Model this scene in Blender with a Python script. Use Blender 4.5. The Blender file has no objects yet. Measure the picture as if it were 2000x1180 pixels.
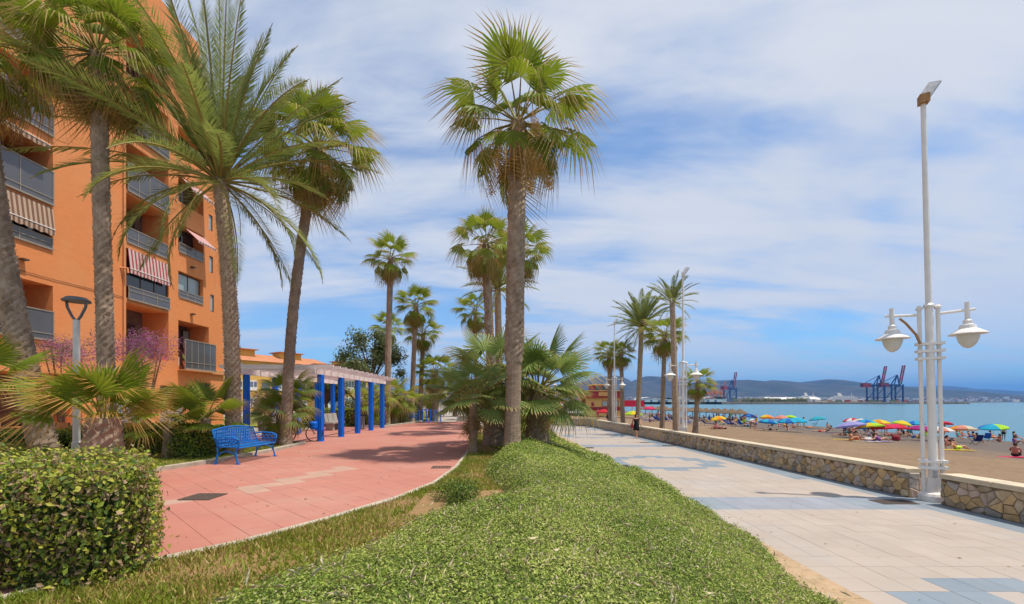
import bpy, math, random
import numpy as np
from mathutils import Vector, Matrix, noise
random.seed(7); RNG = np.random.default_rng(11)
scene = bpy.context.scene; COL = scene.collection
R = math.radians
# ------------------------------------------------------------------ camera
F, HV, VU, CZ = 860.0, 785.0, 985.0, 1.62      # focal length, horizon row, vanishing column, eye height
cam = bpy.data.objects.new('camera', bpy.data.cameras.new('camera')); COL.objects.link(cam)
cam.data.sensor_width = 36; cam.data.lens = 36 * F / 2000
cam.data.shift_x = (1000 - VU) / 2000; cam.data.shift_y = (HV - 590) / 2000
cam.data.clip_start = 0.1; cam.data.clip_end = 60000
cam.location = (0, 0, CZ); cam.rotation_euler = (R(90), 0, 0)
scene.camera = cam
# ------------------------------------------------------------------ sun and sky
SUN_EL, SUN_AZ = R(70), R(-14)                  # azimuth measured from +X towards +Y
sd = Vector((math.cos(SUN_EL) * math.cos(SUN_AZ), math.cos(SUN_EL) * math.sin(SUN_AZ), math.sin(SUN_EL)))
sun = bpy.data.objects.new('sun', bpy.data.lights.new('sun', 'SUN')); COL.objects.link(sun)
sun.data.energy = 3.35; sun.data.angle = R(1.0); sun.data.color = (1.0, 0.92, 0.80)
sun.rotation_euler = sd.to_track_quat('Z', 'Y').to_euler()
world = bpy.data.worlds.new('World'); scene.world = world; world.use_nodes = True
wn, wl = world.node_tree.nodes, world.node_tree.links; wn.clear()
def N(t, **k):
    n = wn.new(t)
    for a, b in k.items(): setattr(n, a, b)
    return n
sky = N('ShaderNodeTexSky', sky_type='NISHITA', sun_disc=False, sun_elevation=SUN_EL, sun_rotation=math.pi / 2 - SUN_AZ)
sky.air_density = 1.0; sky.dust_density = 0.4; sky.ozone_density = 2.0
tc = N('ShaderNodeTexCoord'); sep = N('ShaderNodeSeparateXYZ'); wl.new(tc.outputs['Generated'], sep.inputs[0])
def M2(op, a, b=None, c=None, clamp=False):
    n = N('ShaderNodeMath', operation=op, use_clamp=clamp)
    for i, x in enumerate((a, b, c)):
        if x is None: continue
        if isinstance(x, (int, float)): n.inputs[i].default_value = x
        else: wl.new(x, n.inputs[i])
    return n.outputs[0]
zc = M2('ADD', M2('MAXIMUM', sep.outputs[2], 0.0), 0.16)
px, py = M2('DIVIDE', sep.outputs[0], zc), M2('DIVIDE', sep.outputs[1], zc)
cx = N('ShaderNodeCombineXYZ'); wl.new(px, cx.inputs[0]); wl.new(py, cx.inputs[1])
def cloud(scale, rot, sx, sy, off, detail, rough, dist):
    mp = N('ShaderNodeMapping'); wl.new(cx.outputs[0], mp.inputs[0])
    mp.inputs['Rotation'].default_value = (0, 0, R(rot)); mp.inputs['Scale'].default_value = (sx, sy, 1); mp.inputs['Location'].default_value = off
    nz = N('ShaderNodeTexNoise'); wl.new(mp.outputs[0], nz.inputs['Vector'])
    nz.inputs['Scale'].default_value = scale; nz.inputs['Detail'].default_value = detail
    nz.inputs['Roughness'].default_value = rough; nz.inputs['Distortion'].default_value = dist
    return nz.outputs['Fac']
n1 = cloud(0.62, -30, 1.0, 1.5, (1.2, 6.1, 0), 5, 0.5, 0.5)
n2 = cloud(1.1, -28, 0.6, 2.2, (1.7, 5.2, 0), 6, 0.55, 0.8)
n3 = cloud(3.2, -32, 0.6, 1.8, (9.1, 0.3, 0), 6, 0.6, 0.6)
dens = M2('ADD', M2('ADD', M2('MULTIPLY', n1, 1.22), M2('MULTIPLY', n2, 0.48)), M2('MULTIPLY', n3, 0.28))
ramp = N('ShaderNodeMapRange', interpolation_type='SMOOTHSTEP'); wl.new(dens, ramp.inputs[0])
ramp.inputs[1].default_value = 0.77; ramp.inputs[2].default_value = 1.09; ramp.inputs[3].default_value = 0.16; ramp.inputs[4].default_value = 0.97
low = N('ShaderNodeMapRange', interpolation_type='SMOOTHSTEP'); wl.new(sep.outputs[2], low.inputs[0])   # the sheet thins out low over the sea
low.inputs[1].default_value = 0.0; low.inputs[2].default_value = 0.22; low.inputs[3].default_value = 0.55; low.inputs[4].default_value = 1.0
cf = M2('MULTIPLY', ramp.outputs[0], low.outputs[0])
cc = N('ShaderNodeMix', data_type='RGBA'); wl.new(n2, cc.inputs[0]); cc.inputs[6].default_value = (3.1, 3.4, 4.0, 1); cc.inputs[7].default_value = (4.3, 4.35, 4.5, 1)
tint = N('ShaderNodeMix', data_type='RGBA', blend_type='MULTIPLY'); tint.inputs[0].default_value = 1.0
wl.new(sky.outputs[0], tint.inputs[6]); tint.inputs[7].default_value = (0.46, 0.72, 0.90, 1)
mx = N('ShaderNodeMix', data_type='RGBA'); wl.new(cf, mx.inputs[0]); wl.new(tint.outputs[2], mx.inputs[6]); wl.new(cc.outputs[2], mx.inputs[7])
bg = N('ShaderNodeBackground'); wl.new(mx.outputs[2], bg.inputs[0]); bg.inputs[1].default_value = 0.132
wo = N('ShaderNodeOutputWorld'); wl.new(bg.outputs[0], wo.inputs[0])
scene.view_settings.view_transform = 'Standard'; scene.view_settings.look = 'None'
scene.view_settings.exposure = 0.58; scene.view_settings.gamma = 1.0
scene.cycles.use_denoising = True
scene.cycles.max_bounces = 6; scene.cycles.transparent_max_bounces = 8; scene.cycles.diffuse_bounces = 3
scene.cycles.caustics_reflective = False; scene.cycles.caustics_refractive = False
# ------------------------------------------------------------------ helpers
def at(u, v, Y): return Vector(((u - VU) / F * Y, Y, CZ - (v - HV) / F * Y))
def gnd(u, v, z=0.0): return at(u, v, (CZ - z) * F / (v - HV))
def sand_z(x): return min(-1.0, -0.551 - 0.0408 * x) if x < 75 else -3.6
def on_sand(u, v):
    Y = 1867.0 / max((v - HV) - 0.0408 * (u - VU), 6.0); x = (u - VU) / F * Y
    return Vector((x, Y, sand_z(x)))
class MB:
    def __init__(s): s.v, s.f, s.m = [], [], []
    def add(s, vs, fs, mi=0):
        o = len(s.v); s.v.extend([tuple(p) for p in vs])
        for f in fs: s.f.append(tuple(i + o for i in f)); s.m.append(mi)
        return s
    def box(s, x0, x1, y0, y1, z0, z1, mi=0):
        return s.add([(x0,y0,z0),(x1,y0,z0),(x1,y1,z0),(x0,y1,z0),(x0,y0,z1),(x1,y0,z1),(x1,y1,z1),(x0,y1,z1)],
              [(0,3,2,1),(4,5,6,7),(0,1,5,4),(1,2,6,5),(2,3,7,6),(3,0,4,7)], mi)
    def bar(s, a, b, w, h=None, mi=0):
        a, b = Vector(a), Vector(b); h = h or w; d = (b - a).normalized()
        up = Vector((0,0,1)) if abs(d.z) < 0.95 else Vector((1,0,0))
        sx = d.cross(up).normalized() * w / 2; sy = sx.cross(d).normalized() * h / 2
        q = [p + e for p in (a, b) for e in (-sx - sy, sx - sy, sx + sy, -sx + sy)]
        return s.add(q, [(0,3,2,1),(4,5,6,7),(0,1,5,4),(1,2,6,5),(2,3,7,6),(3,0,4,7)], mi)
    def tube(s, pts, rad, n=8, mi=0, cap=True, jit=None):
        pts = [Vector(p) for p in pts]; k = len(pts)
        if isinstance(rad, (int, float)): rad = [rad] * k
        vs = []; ref = None
        for i, p in enumerate(pts):
            d = (pts[min(i + 1, k - 1)] - pts[max(i - 1, 0)]).normalized()
            if ref is None: ref = Vector((1,0,0)) if abs(d.x) < 0.9 else Vector((0,1,0))
            sx = (ref - d * ref.dot(d)).normalized(); sy = d.cross(sx); ref = sx
            for j in range(n):
                a = 2 * math.pi * j / n; r = rad[i] * (jit(i, j) if jit else 1)
                vs.append(p + (sx * math.cos(a) + sy * math.sin(a)) * r)
        fs = [(i*n+j, i*n+(j+1)%n, (i+1)*n+(j+1)%n, (i+1)*n+j) for i in range(k-1) for j in range(n)]
        if cap: fs += [tuple(range(n-1,-1,-1)), tuple((k-1)*n+j for j in range(n))]
        return s.add(vs, fs, mi)
    def lathe(s, prof, n=12, c=(0,0,0), mi=0, cap=True):
        vs = [(c[0]+r*math.cos(2*math.pi*j/n), c[1]+r*math.sin(2*math.pi*j/n), c[2]+z) for r, z in prof for j in range(n)]
        k = len(prof); fs = [(i*n+j, i*n+(j+1)%n, (i+1)*n+(j+1)%n, (i+1)*n+j) for i in range(k-1) for j in range(n)]
        if cap: fs += [tuple(range(n-1,-1,-1)), tuple((k-1)*n+j for j in range(n))]
        return s.add(vs, fs, mi)
    def ring(s, c, r, t, ax=(1,0,0), n=10, mi=0, k=4, a0=0, a1=2*math.pi):
        ax = Vector(ax).normalized(); e = Vector((0,0,1)) if abs(ax.z) < 0.9 else Vector((0,1,0))
        e1 = ax.cross(e).normalized(); e2 = ax.cross(e1); c = Vector(c)
        return s.tube([c + (e1*math.cos(a0+(a1-a0)*i/n) + e2*math.sin(a0+(a1-a0)*i/n)) * r for i in range(n+1)], t, k, mi)
    def mesh(s, name, mats, smooth=False):
        me = bpy.data.meshes.new(name); me.from_pydata(s.v, [], s.f)
        for m in (mats if isinstance(mats, (list, tuple)) else [mats]): me.materials.append(m)
        me.polygons.foreach_set('material_index', s.m)
        if smooth: me.polygons.foreach_set('use_smooth', [True] * len(s.f))
        me.update(); return me
    def build(s, name, mats, parent=None, loc=None, smooth=False):
        return link(name, s.mesh(name, mats, smooth), parent, loc)
def link(name, me, parent=None, loc=None, rot=None, scale=None):
    o = bpy.data.objects.new(name, me); COL.objects.link(o); o.parent = parent
    if loc is not None: o.location = loc
    if rot is not None: o.rotation_euler = rot
    if scale is not None: o.scale = (scale,)*3 if isinstance(scale, (int, float)) else scale
    return o
def tag(o, label=None, cat=None, group=None, kind=None):
    for k, v in (('label', label), ('category', cat), ('group', group), ('kind', kind)):
        if v: o[k] = v
    return o
def thing(name, label, cat, loc=(0,0,0), rz=0, group=None):
    return tag(link(name, None, None, loc, (0,0,rz)), label, cat, group)
def copy_tree(o, parent=None):
    c = o.copy(); COL.objects.link(c); c.parent = parent
    for ch in KIDS.get(o.name, []): copy_tree(ch, c)
    return c
KIDS = {}
def note(root):                                  # remember children once (o.children is slow with many objects)
    def rec(o):
        KIDS[o.name] = list(o.children)
        for c in KIDS[o.name]: rec(c)
    rec(root); return root
# ------------------------------------------------------------------ materials
def mat(name, col, rough=0.8, var=0.15, scale=3.0, bump=0.0, bscale=None, metal=0.0, spec=0.3, col2=None, coord='Object', det=5.0, stretch=(1,1,1)):
    m = bpy.data.materials.new(name); m.use_nodes = True; nt = m.node_tree; n, l = nt.nodes, nt.links
    b = n['Principled BSDF']; b.inputs['Roughness'].default_value = rough; b.inputs['Metallic'].default_value = metal
    b.inputs['Specular IOR Level'].default_value = spec
    t = n.new('ShaderNodeTexCoord'); mp = n.new('ShaderNodeMapping'); mp.inputs['Scale'].default_value = stretch
    if coord == 'World':
        g = n.new('ShaderNodeNewGeometry'); l.new(g.outputs['Position'], mp.inputs[0])
    else: l.new(t.outputs[coord], mp.inputs[0])
    z = n.new('ShaderNodeTexNoise'); l.new(mp.outputs[0], z.inputs['Vector']); z.inputs['Scale'].default_value = scale; z.inputs['Detail'].default_value = det; z.inputs['Roughness'].default_value = 0.6
    mr = n.new('ShaderNodeMapRange'); l.new(z.outputs['Fac'], mr.inputs[0]); mr.inputs[1].default_value = 0.3; mr.inputs[2].default_value = 0.7
    mx = n.new('ShaderNodeMix'); mx.data_type = 'RGBA'; l.new(mr.outputs[0], mx.inputs[0])
    c1 = col2 or [min(1, c * (1 + var)) for c in col]; c0 = col if col2 else [c * (1 - var) for c in col]
    mx.inputs[6].default_value = (*c0, 1); mx.inputs[7].default_value = (*c1, 1); l.new(mx.outputs[2], b.inputs['Base Color'])
    if bump:
        zb = n.new('ShaderNodeTexNoise'); l.new(mp.outputs[0], zb.inputs['Vector']); zb.inputs['Scale'].default_value = bscale or scale * 6; zb.inputs['Detail'].default_value = 6
        bp = n.new('ShaderNodeBump'); l.new(zb.outputs['Fac'], bp.inputs['Height']); bp.inputs['Strength'].default_value = bump; bp.inputs['Distance'].default_value = 0.03 if name != 'beach_sand' else .22
        l.new(bp.outputs[0], b.inputs['Normal'])
    return m
def vary(m, amt=0.25):                            # each object of this material gets its own tone
    n, l = m.node_tree.nodes, m.node_tree.links; b = n['Principled BSDF']; src = b.inputs['Base Color'].links[0].from_socket
    oi = n.new('ShaderNodeObjectInfo'); mr = n.new('ShaderNodeMapRange'); l.new(oi.outputs['Random'], mr.inputs[0]); mr.inputs[3].default_value = 1 - amt; mr.inputs[4].default_value = 1 + amt
    h = n.new('ShaderNodeHueSaturation'); l.new(src, h.inputs['Color']); l.new(mr.outputs[0], h.inputs['Value']); l.new(h.outputs[0], b.inputs['Base Color']); return m
def leafmat(name, col, col2, trans=0.4, rough=0.5, scale=1.5, coord='World', spec=0.25, objvar=0.18):
    m = mat(name, col, rough, 0, scale, col2=col2, coord=coord, spec=spec); vary(m, objvar)
    n, l = m.node_tree.nodes, m.node_tree.links; b = n['Principled BSDF']; out = n['Material Output']
    tr = n.new('ShaderNodeBsdfTranslucent'); s = n.new('ShaderNodeMixShader'); s.inputs[0].default_value = trans
    l.new(b.inputs['Base Color'].links[0].from_socket, tr.inputs[0]); l.new(b.outputs[0], s.inputs[1]); l.new(tr.outputs[0], s.inputs[2]); l.new(s.outputs[0], out.inputs[0]); return m
def glass(name, col, rough=0.08):
    m = mat(name, col, rough, 0.1, 0.6, spec=0.8); return m
G = {}
G['tile'] = vary(mat('pale_tile', (0.385,0.325,0.275), 0.75, 0.07, 0.8, 0.15, 60, coord='World'), 0.035)
G['tile_blue'] = vary(mat('blue_tile', (0.165,0.21,0.25), 0.7, 0.10, 0.8, 0.15, 60, coord='World', col2=(0.225,0.265,0.30)), 0.07)
G['joint'] = mat('tile_joint', (0.31,0.245,0.19), 0.9, 0.2, 4, coord='World')
G['red_tile'] = vary(mat('red_paving', (0.41,0.155,0.115), 0.85, 0.1, 0.35, 0.2, 50, coord='World', col2=(0.45,0.205,0.155)), 0.035)
G['red_pale'] = mat('pale_paving', (0.43,0.27,0.205), 0.85, 0.1, 2, 0.2, 50, coord='World')
G['red_joint'] = mat('red_joint', (0.37,0.145,0.11), 0.9, 0.2, 4, coord='World')
G['kerb'] = vary(mat('kerb_concrete', (0.46,0.40,0.32), 0.9, 0.15, 5, 0.3, 40, coord='World'), 0.06)
G['sandkerb'] = vary(mat('sandy_kerb', (0.41,0.28,0.165), 0.9, 0.15, 6, 0.4, 40, coord='World'), 0.05)
G['stone'] = vary(mat('wall_stone', (0.36,0.26,0.16), 0.9, 0.2, 7, 0.6, 30, coord='World', col2=(0.52,0.42,0.29)), 0.34)
G['stone_ochre'] = vary(mat('ochre_stone', (0.42,0.27,0.13), 0.9, 0.2, 7, 0.6, 30, coord='World', col2=(0.56,0.40,0.22)), 0.3)
G['stone_grey'] = vary(mat('grey_stone', (0.33,0.28,0.24), 0.9, 0.2, 7, 0.6, 30, coord='World', col2=(0.45,0.40,0.36)), 0.25)
G['stone_rosy'] = vary(mat('rosy_stone', (0.42,0.30,0.24), 0.9, 0.2, 7, 0.6, 30, coord='World', col2=(0.54,0.42,0.34)), 0.25)
STONES = [G['stone'], G['stone_ochre'], G['stone_grey'], G['stone_rosy']]
G['mortar'] = mat('mortar', (0.21,0.155,0.105), 0.95, 0.25, 9, 0.5, 30, coord='World')
G['cap'] = vary(mat('cap_stone', (0.55,0.46,0.33), 0.85, 0.14, 3, 0.4, 30, coord='World'), 0.07)
G['sand'] = mat('beach_sand', (0.20,0.128,0.07), 0.95, 0.2, 0.35, 1.0, 2.6, coord='World', col2=(0.255,0.168,0.095), det=8)
G['soil'] = mat('dry_soil', (0.34,0.185,0.095), 0.95, 0.2, 4.5, 1.0, 26, coord='World', col2=(0.22,0.16,0.06))
G['lawn'] = mat('lawn_soil', (0.15,0.20,0.03), 0.95, 0.2, 2.0, 0.6, 30, coord='World', col2=(0.27,0.24,0.06))
G['paving'] = mat('grey_paving', (0.36,0.31,0.26), 0.9, 0.12, 0.5, coord='World')
G['white'] = mat('white_paint', (0.74,0.70,0.66), 0.4, 0.05, 2)
G['white_metal'] = mat('lamp_white', (0.76,0.72,0.68), 0.38, 0.07, 4)
G['rust'] = mat('rusty_metal', (0.36,0.19,0.08), 0.8, 0.3, 20)
G['grey'] = mat('grey_metal', (0.16,0.16,0.17), 0.5, 0.15, 5)
G['black'] = mat('black_metal', (0.02,0.02,0.025), 0.5, 0.2, 5)
G['grate'] = mat('iron_grate', (0.10,0.075,0.06), 0.7, 0.3, 20)
G['blue'] = mat('blue_paint', (0.001,0.14,0.68), 0.42, 0.12, 4, 0.15, 30)
G['bench_blue'] = mat('bench_blue_paint', (0.005,0.15,0.50), 0.35, 0.15, 9)
G['beam'] = vary(mat('bleached_wood', (0.80,0.70,0.66), 0.85, 0.15, 2.5, 0.3, 20, stretch=(1,1,6)), 0.1)
G['concrete'] = mat('concrete', (0.36,0.33,0.29), 0.9, 0.12, 4, 0.3, 30)
G['frosted'] = mat('frosted_lamp', (0.62,0.60,0.54), 0.25, 0.05, 4)
G['panel'] = mat('lamp_panel', (0.45,0.45,0.45), 0.3, 0.3, 14)
G['skin'] = vary(mat('skin', (0.46,0.235,0.15), 0.6, 0.08, 6), 0.3)
G['hair'] = vary(mat('hair', (0.035,0.02,0.012), 0.6, 0.3, 20), 0.5)
# foliage
G['fan'] = leafmat('fan_leaf', (0.16, 0.235, 0.016), (0.27, 0.31, 0.03))
G['fan_blue'] = leafmat('blue_green_fan_leaf', (0.165, 0.25, 0.06), (0.29, 0.335, 0.095))
G['fan_tip'] = leafmat('dry_leaf_tip', (0.36, 0.26, 0.07), (0.42, 0.29, 0.11))
G['fan_orange'] = leafmat('orange_leaf_tip', (0.52, 0.26, 0.05), (0.55, 0.36, 0.12))
G['petiole'] = leafmat('leaf_stalk', (0.22,0.21,0.03), (0.28,0.20,0.05), 0.1)
G['dead'] = leafmat('dead_leaf', (0.29, 0.175, 0.075), (0.38, 0.24, 0.11), 0.2)
G['date'] = leafmat('date_leaf', (0.2, 0.255, 0.055), (0.3, 0.325, 0.085))
G['rachis'] = leafmat('date_stalk', (0.25,0.22,0.06), (0.33,0.23,0.06), 0.05)
G['fruit'] = leafmat('palm_flower', (0.66, 0.38, 0.13), (0.72, 0.48, 0.22), 0.25)
G['bark'] = mat('fan_palm_bark', (0.20,0.135,0.09), 0.95, 0.25, 4, 0.9, 14, col2=(0.42,0.31,0.225), stretch=(1,1,0.6))
G['bark_smooth'] = mat('smooth_palm_bark', (0.25,0.17,0.115), 0.95, 0.2, 3, 0.6, 9, col2=(0.37,0.265,0.19), stretch=(1,1,5))
G['bark_date'] = mat('date_palm_bark', (0.28,0.195,0.13), 0.95, 0.25, 5, 0.8, 14, col2=(0.47,0.35,0.24))
G['bark_red'] = mat('reddish_bark', (0.16,0.075,0.05), 0.95, 0.25, 6, 0.6, 20)
G['boot'] = vary(mat('leaf_base', (0.22,0.14,0.095), 0.95, 0.2, 9, 0.5, 20, col2=(0.36,0.25,0.18)), 0.2)
G['h0'] = leafmat('hedge_leaf', (0.22, 0.29, 0.03), (0.32, 0.37, 0.05), 0.3)
G['h1'] = leafmat('hedge_leaf_yellow', (0.4, 0.4, 0.05), (0.5, 0.46, 0.09), 0.35)
G['h2'] = leafmat('hedge_leaf_dark', (0.08, 0.135, 0.03), (0.11, 0.17, 0.04), 0.2)
G['h3'] = leafmat('hedge_leaf_dry', (0.3, 0.2, 0.11), (0.4, 0.28, 0.16), 0.2)
G['s0'] = leafmat('shrub_leaf', (0.33, 0.44, 0.07), (0.43, 0.51, 0.09), 0.3)
G['s1'] = leafmat('shrub_leaf_light', (0.56, 0.6, 0.17), (0.64, 0.63, 0.2), 0.3)
G['s2'] = leafmat('shrub_leaf_deep', (0.16, 0.26, 0.04), (0.22, 0.31, 0.05), 0.25)
G['s3'] = leafmat('shrub_twig', (0.5, 0.4, 0.25), (0.56, 0.49, 0.33), 0.1)
G['g0'] = leafmat('grass_blade', (0.16,0.22,0.02), (0.26,0.29,0.03), 0.3)
G['g1'] = leafmat('dry_grass_blade', (0.35,0.26,0.07), (0.40,0.31,0.11), 0.2)
G['o0'] = leafmat('tree_leaf', (0.1, 0.135, 0.045), (0.155, 0.175, 0.07), 0.25)
G['o1'] = leafmat('tree_leaf_light', (0.2, 0.21, 0.09), (0.27, 0.27, 0.13), 0.25)
G['pink'] = leafmat('pink_blossom', (0.46, 0.12, 0.32), (0.58, 0.25, 0.44), 0.3)
def dirt_or_shading(m, col, scale=.6, lo=.5, hi=.75, amt=.5, stretch=(1,1,1), coord='World'):
    """stains of their own shape laid over a material; on sand, painted footprint shading"""
    n, l = m.node_tree.nodes, m.node_tree.links; b = n['Principled BSDF']; src = b.inputs['Base Color'].links[0].from_socket
    mp = n.new('ShaderNodeMapping'); mp.inputs['Scale'].default_value = stretch
    if coord == 'World': g = n.new('ShaderNodeNewGeometry'); l.new(g.outputs['Position'], mp.inputs[0])
    else: g = n.new('ShaderNodeTexCoord'); l.new(g.outputs['Object'], mp.inputs[0])
    z = n.new('ShaderNodeTexNoise'); z.inputs['Scale'].default_value = scale; z.inputs['Detail'].default_value = 9; z.inputs['Roughness'].default_value = .68; l.new(mp.outputs[0], z.inputs['Vector'])
    r = n.new('ShaderNodeMapRange'); l.new(z.outputs['Fac'], r.inputs[0]); r.inputs[1].default_value = lo; r.inputs[2].default_value = hi; r.inputs[4].default_value = amt
    x = n.new('ShaderNodeMix'); x.data_type = 'RGBA'; l.new(r.outputs[0], x.inputs[0]); l.new(src, x.inputs[6]); x.inputs[7].default_value = (*col,1); l.new(x.outputs[2], b.inputs['Base Color']); return m
dirt_or_shading(G['red_tile'], (.44,.28,.21), .5, .50, .72, .55); dirt_or_shading(G['red_tile'], (.27,.12,.09), 1.7, .60, .80, .45); dirt_or_shading(G['tile'], (.33,.25,.18), .9, .55, .78, .40); dirt_or_shading(G['tile'], (.36,.35,.36), .3, .52, .66, .35); dirt_or_shading(G['tile_blue'], (.28,.29,.31), .7, .48, .70, .5)
dirt_or_shading(G['blue'], (.06,.20,.56), 3, .5, .75, .5, (1,1,.3)); dirt_or_shading(G['blue'], (.03,.04,.08), 5, .62, .78, .6); dirt_or_shading(G['bench_blue'], (.05,.22,.50), 8, .5, .7, .5); dirt_or_shading(G['white_metal'], (.42,.31,.22), 2.2, .6, .80, .55, (1,1,.25)); dirt_or_shading(G['cap'], (.28,.22,.15), 2.5, .52, .75, .5); dirt_or_shading(G['sandkerb'], (.27,.19,.11), 5, .48, .7, .6); dirt_or_shading(G['sandkerb'], (.50,.42,.31), 9, .52, .7, .6); dirt_or_shading(G['kerb'], (.24,.19,.13), 3, .5, .75, .5)
G['tile_pale'] = dirt_or_shading(vary(mat('lavender_tile', (0.262,0.272,0.305), 0.7, 0.08, 0.8, 0.15, 60, coord='World'), 0.06), (.17,.225,.32), .6, .5, .66, .6)
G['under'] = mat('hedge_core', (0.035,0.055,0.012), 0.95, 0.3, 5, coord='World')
G['under_shrub'] = mat('shrub_core', (0.075,0.10,0.02), 0.95, 0.3, 5, coord='World')  # core colour darkened to paint shade into the gaps between leaves
# ------------------------------------------------------------------ ground, paths, promenade
def sheet(name, poly, z, m, kind='structure'):
    mb = MB(); mb.add([(x, y, z) for x, y in poly], [tuple(range(len(poly)))]); return tag(mb.build(name, m), kind=kind)
sheet('ground', [(-900,-40),(.4,-40),(.4,49.5),(3.2,49.5),(3.2,1500),(-900,1500)], -0.06, G['paving'])
PZ = -0.93
rk = [(-6.6,-2.0),(-5.4,1.2),(-4.5,2.9),(-3.62,4.3),(-3.0,5.0),(-2.42,6.0),(-1.85,7.2),(-1.42,8.6),(-1.22,10.6),(-1.2,13.5),(-1.35,17),(-1.6,22),(-1.9,28),(-2.1,36)]   # right kerb
lk = [(-13.0,-2),(-10.2,4.0),(-8.7,8.0),(-8.02,10.3),(-7.62,12.0),(-7.5,14.5),(-7.62,16.9)]                        # left kerb up to the pergola
lk2 = [(-7.75,28.6),(-7.3,31),(-6.9,34),(-6.7,36)]
path_poly = rk + lk2[::-1] + [(-7.75,28.6),(-11.6,28.6),(-11.6,17.2),(-7.62,17.2)] + lk[::-1]
sheet('red_path', path_poly, -0.006, G['red_joint'])
red_path = bpy.data.objects['red_path']
def inside(x, y, poly):
    c = False; j = len(poly) - 1
    for i in range(len(poly)):
        (xi, yi), (xj, yj) = poly[i], poly[j]
        if (yi > y) != (yj > y) and x < (xj - xi) * (y - yi) / (yj - yi) + xi: c = not c
        j = i
    return c
def slab_mesh(name, w, t, m):
    e = 0.002; a = w / 2; mb = MB()
    mb.add([(-a,-a,-t),(a,-a,-t),(a,a,-t),(-a,a,-t),(-a,-a,-e),(a,-a,-e),(a,a,-e),(-a,a,-e),(-a+e,-a+e,0),(a-e,-a+e,0),(a-e,a-e,0),(-a+e,a-e,0)],
           [(8,9,10,11)] + [(i,(i+1)%4,4+(i+1)%4,4+i) for i in range(4)] + [(4+i,4+(i+1)%4,8+(i+1)%4,8+i) for i in range(4)])
    return mb.mesh(name, m)
def lay_tiles(spots, w, t, parent, mats, rot, name):
    """spots: (x,y,z,mi); the 300 that show largest become objects, the others one joined part"""
    spots = sorted(spots, key=lambda s: -(1 if abs((s[0]/max(s[1],.1))) < 1.18 and s[1] > 2.4 else 0) * 1.0 / (s[1] ** 2 + 0.01))
    me = [slab_mesh(name, w, t, m) for m in mats]
    for x, y, z, mi in spots[:300]:
        link(name, me[mi], parent, (x, y, z + random.uniform(-.0012,.0012)), (random.gauss(0,.0012), random.gauss(0,.0012), rot))
    mb = MB(); c, s_ = math.cos(rot), math.sin(rot); a = w / 2
    for x, y, z, mi in spots[300:]:
        q = [(x + c*p - s_*q_, y + s_*p + c*q_) for p, q_ in ((-a,-a),(a,-a),(a,a),(-a,a))]
        mb.add([(p, r, z - t) for p, r in q] + [(p, r, z) for p, r in q], [(4,5,6,7),(0,1,5,4),(1,2,6,5),(2,3,7,6),(3,0,4,7)], mi)
    tag(mb.build('far_' + name + 's', mats, parent), kind='stuff')
TR = R(-43); ts = 0.40; spots = []
cR, sR = math.cos(TR), math.sin(TR)
grow = path_poly
for i in range(-60, 100):
    for j in range(-60, 100):
        x, y = cR*i*ts - sR*j*ts, sR*i*ts + cR*j*ts
        if y < -1 or y > 36.2 or x > 0 or x < -13: continue
        if inside(x, y, path_poly) or any(inside(x+dx, y+dy, path_poly) for dx, dy in ((.2,0),(-.2,0),(0,.2),(0,-.2))):
            pale = 1 if (abs((x+5.35) - (y-7.3)*-.42) < .2 and 6.9 < y < 7.5) or (abs(x + 4.75 - (y - 8.0) * .32) < .24 and 7.9 < y < 11 and random.random() < .75) else 0
            spots.append((x, y, 0, pale))
lay_tiles(spots, ts - 0.004, 0.005, red_path, [G['red_tile'], G['red_pale']], TR, 'paving_slab')
def kerb_run(name, pts, w, h, zb, m, step=0.9, struct=True):
    root = tag(link(name, None), kind='structure')
    P = [Vector((x, y, 0)) for x, y in pts]; seg = []
    for a, b in zip(P[:-1], P[1:]):
        k = max(1, round((b - a).length / step)); seg += [(a.lerp(b, i / k), a.lerp(b, (i + 1) / k)) for i in range(k)]
    nrm = [(b - a).normalized().cross(Vector((0,0,1))) for a, b in seg]
    for i, (a, b) in enumerate(seg):
        na = (nrm[max(i-1,0)] + nrm[i]).normalized() * w / 2; nb = (nrm[min(i+1,len(seg)-1)] + nrm[i]).normalized() * w / 2
        d = (b - a).normalized() * 0.006; dz = random.uniform(-.004,.004); e = 0.012
        mb = MB(); q = [a - na + d, a + na + d, b + nb - d, b - nb - d]; ce = sum(q, Vector()) / 4
        mb.add([(p.x,p.y,zb) for p in q] + [(p.x,p.y,h-e+dz) for p in q] + [tuple((p + (ce-p).normalized()*e).xy) + (h+dz,) for p in q],
               [(8,9,10,11)] + [(k,(k+1)%4,4+(k+1)%4,4+k) for k in range(4)] + [(4+k,4+(k+1)%4,8+(k+1)%4,8+k) for k in range(4)])
        mb.build('kerb_stone', m, root)
    return root
kerb_run('kerb_east', [(x + .06, y) for x, y in rk], 0.12, 0.055, -0.2, G['kerb'])
kerb_run('kerb_west', [(x - .07, y) for x, y in lk] + [(-8.1,17.1),(-9.5,17.12)], 0.15, 0.10, -0.2, G['kerb'])
kerb_run('kerb_far', [(-9.5,28.66)] + [(x - .07, y) for x, y in lk2], 0.15, 0.10, -0.2, G['kerb'])
# lawn strip west of the path
lawn = [(x - .15, y) for x, y in lk] + [(-8.1,17.18),(-11.6,17.18),(-14,17.0),(-17,16),(-17,-2)]
sheet('lawn', lawn, 0.035, G['lawn'])
sheet('far_lawn', [(-9.5,28.74)] + [(x - .15, y) for x, y in lk2] + [(-6.9,40),(-9,70),(-30,70),(-30,28.74)], 0.03, G['lawn'])
sheet('far_paving', [(-6.7,36),(-2.1,36),(-2.6,60),(-6,90),(-8.5,90),(-7.2,60)], -0.045, G['paving'])
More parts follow.
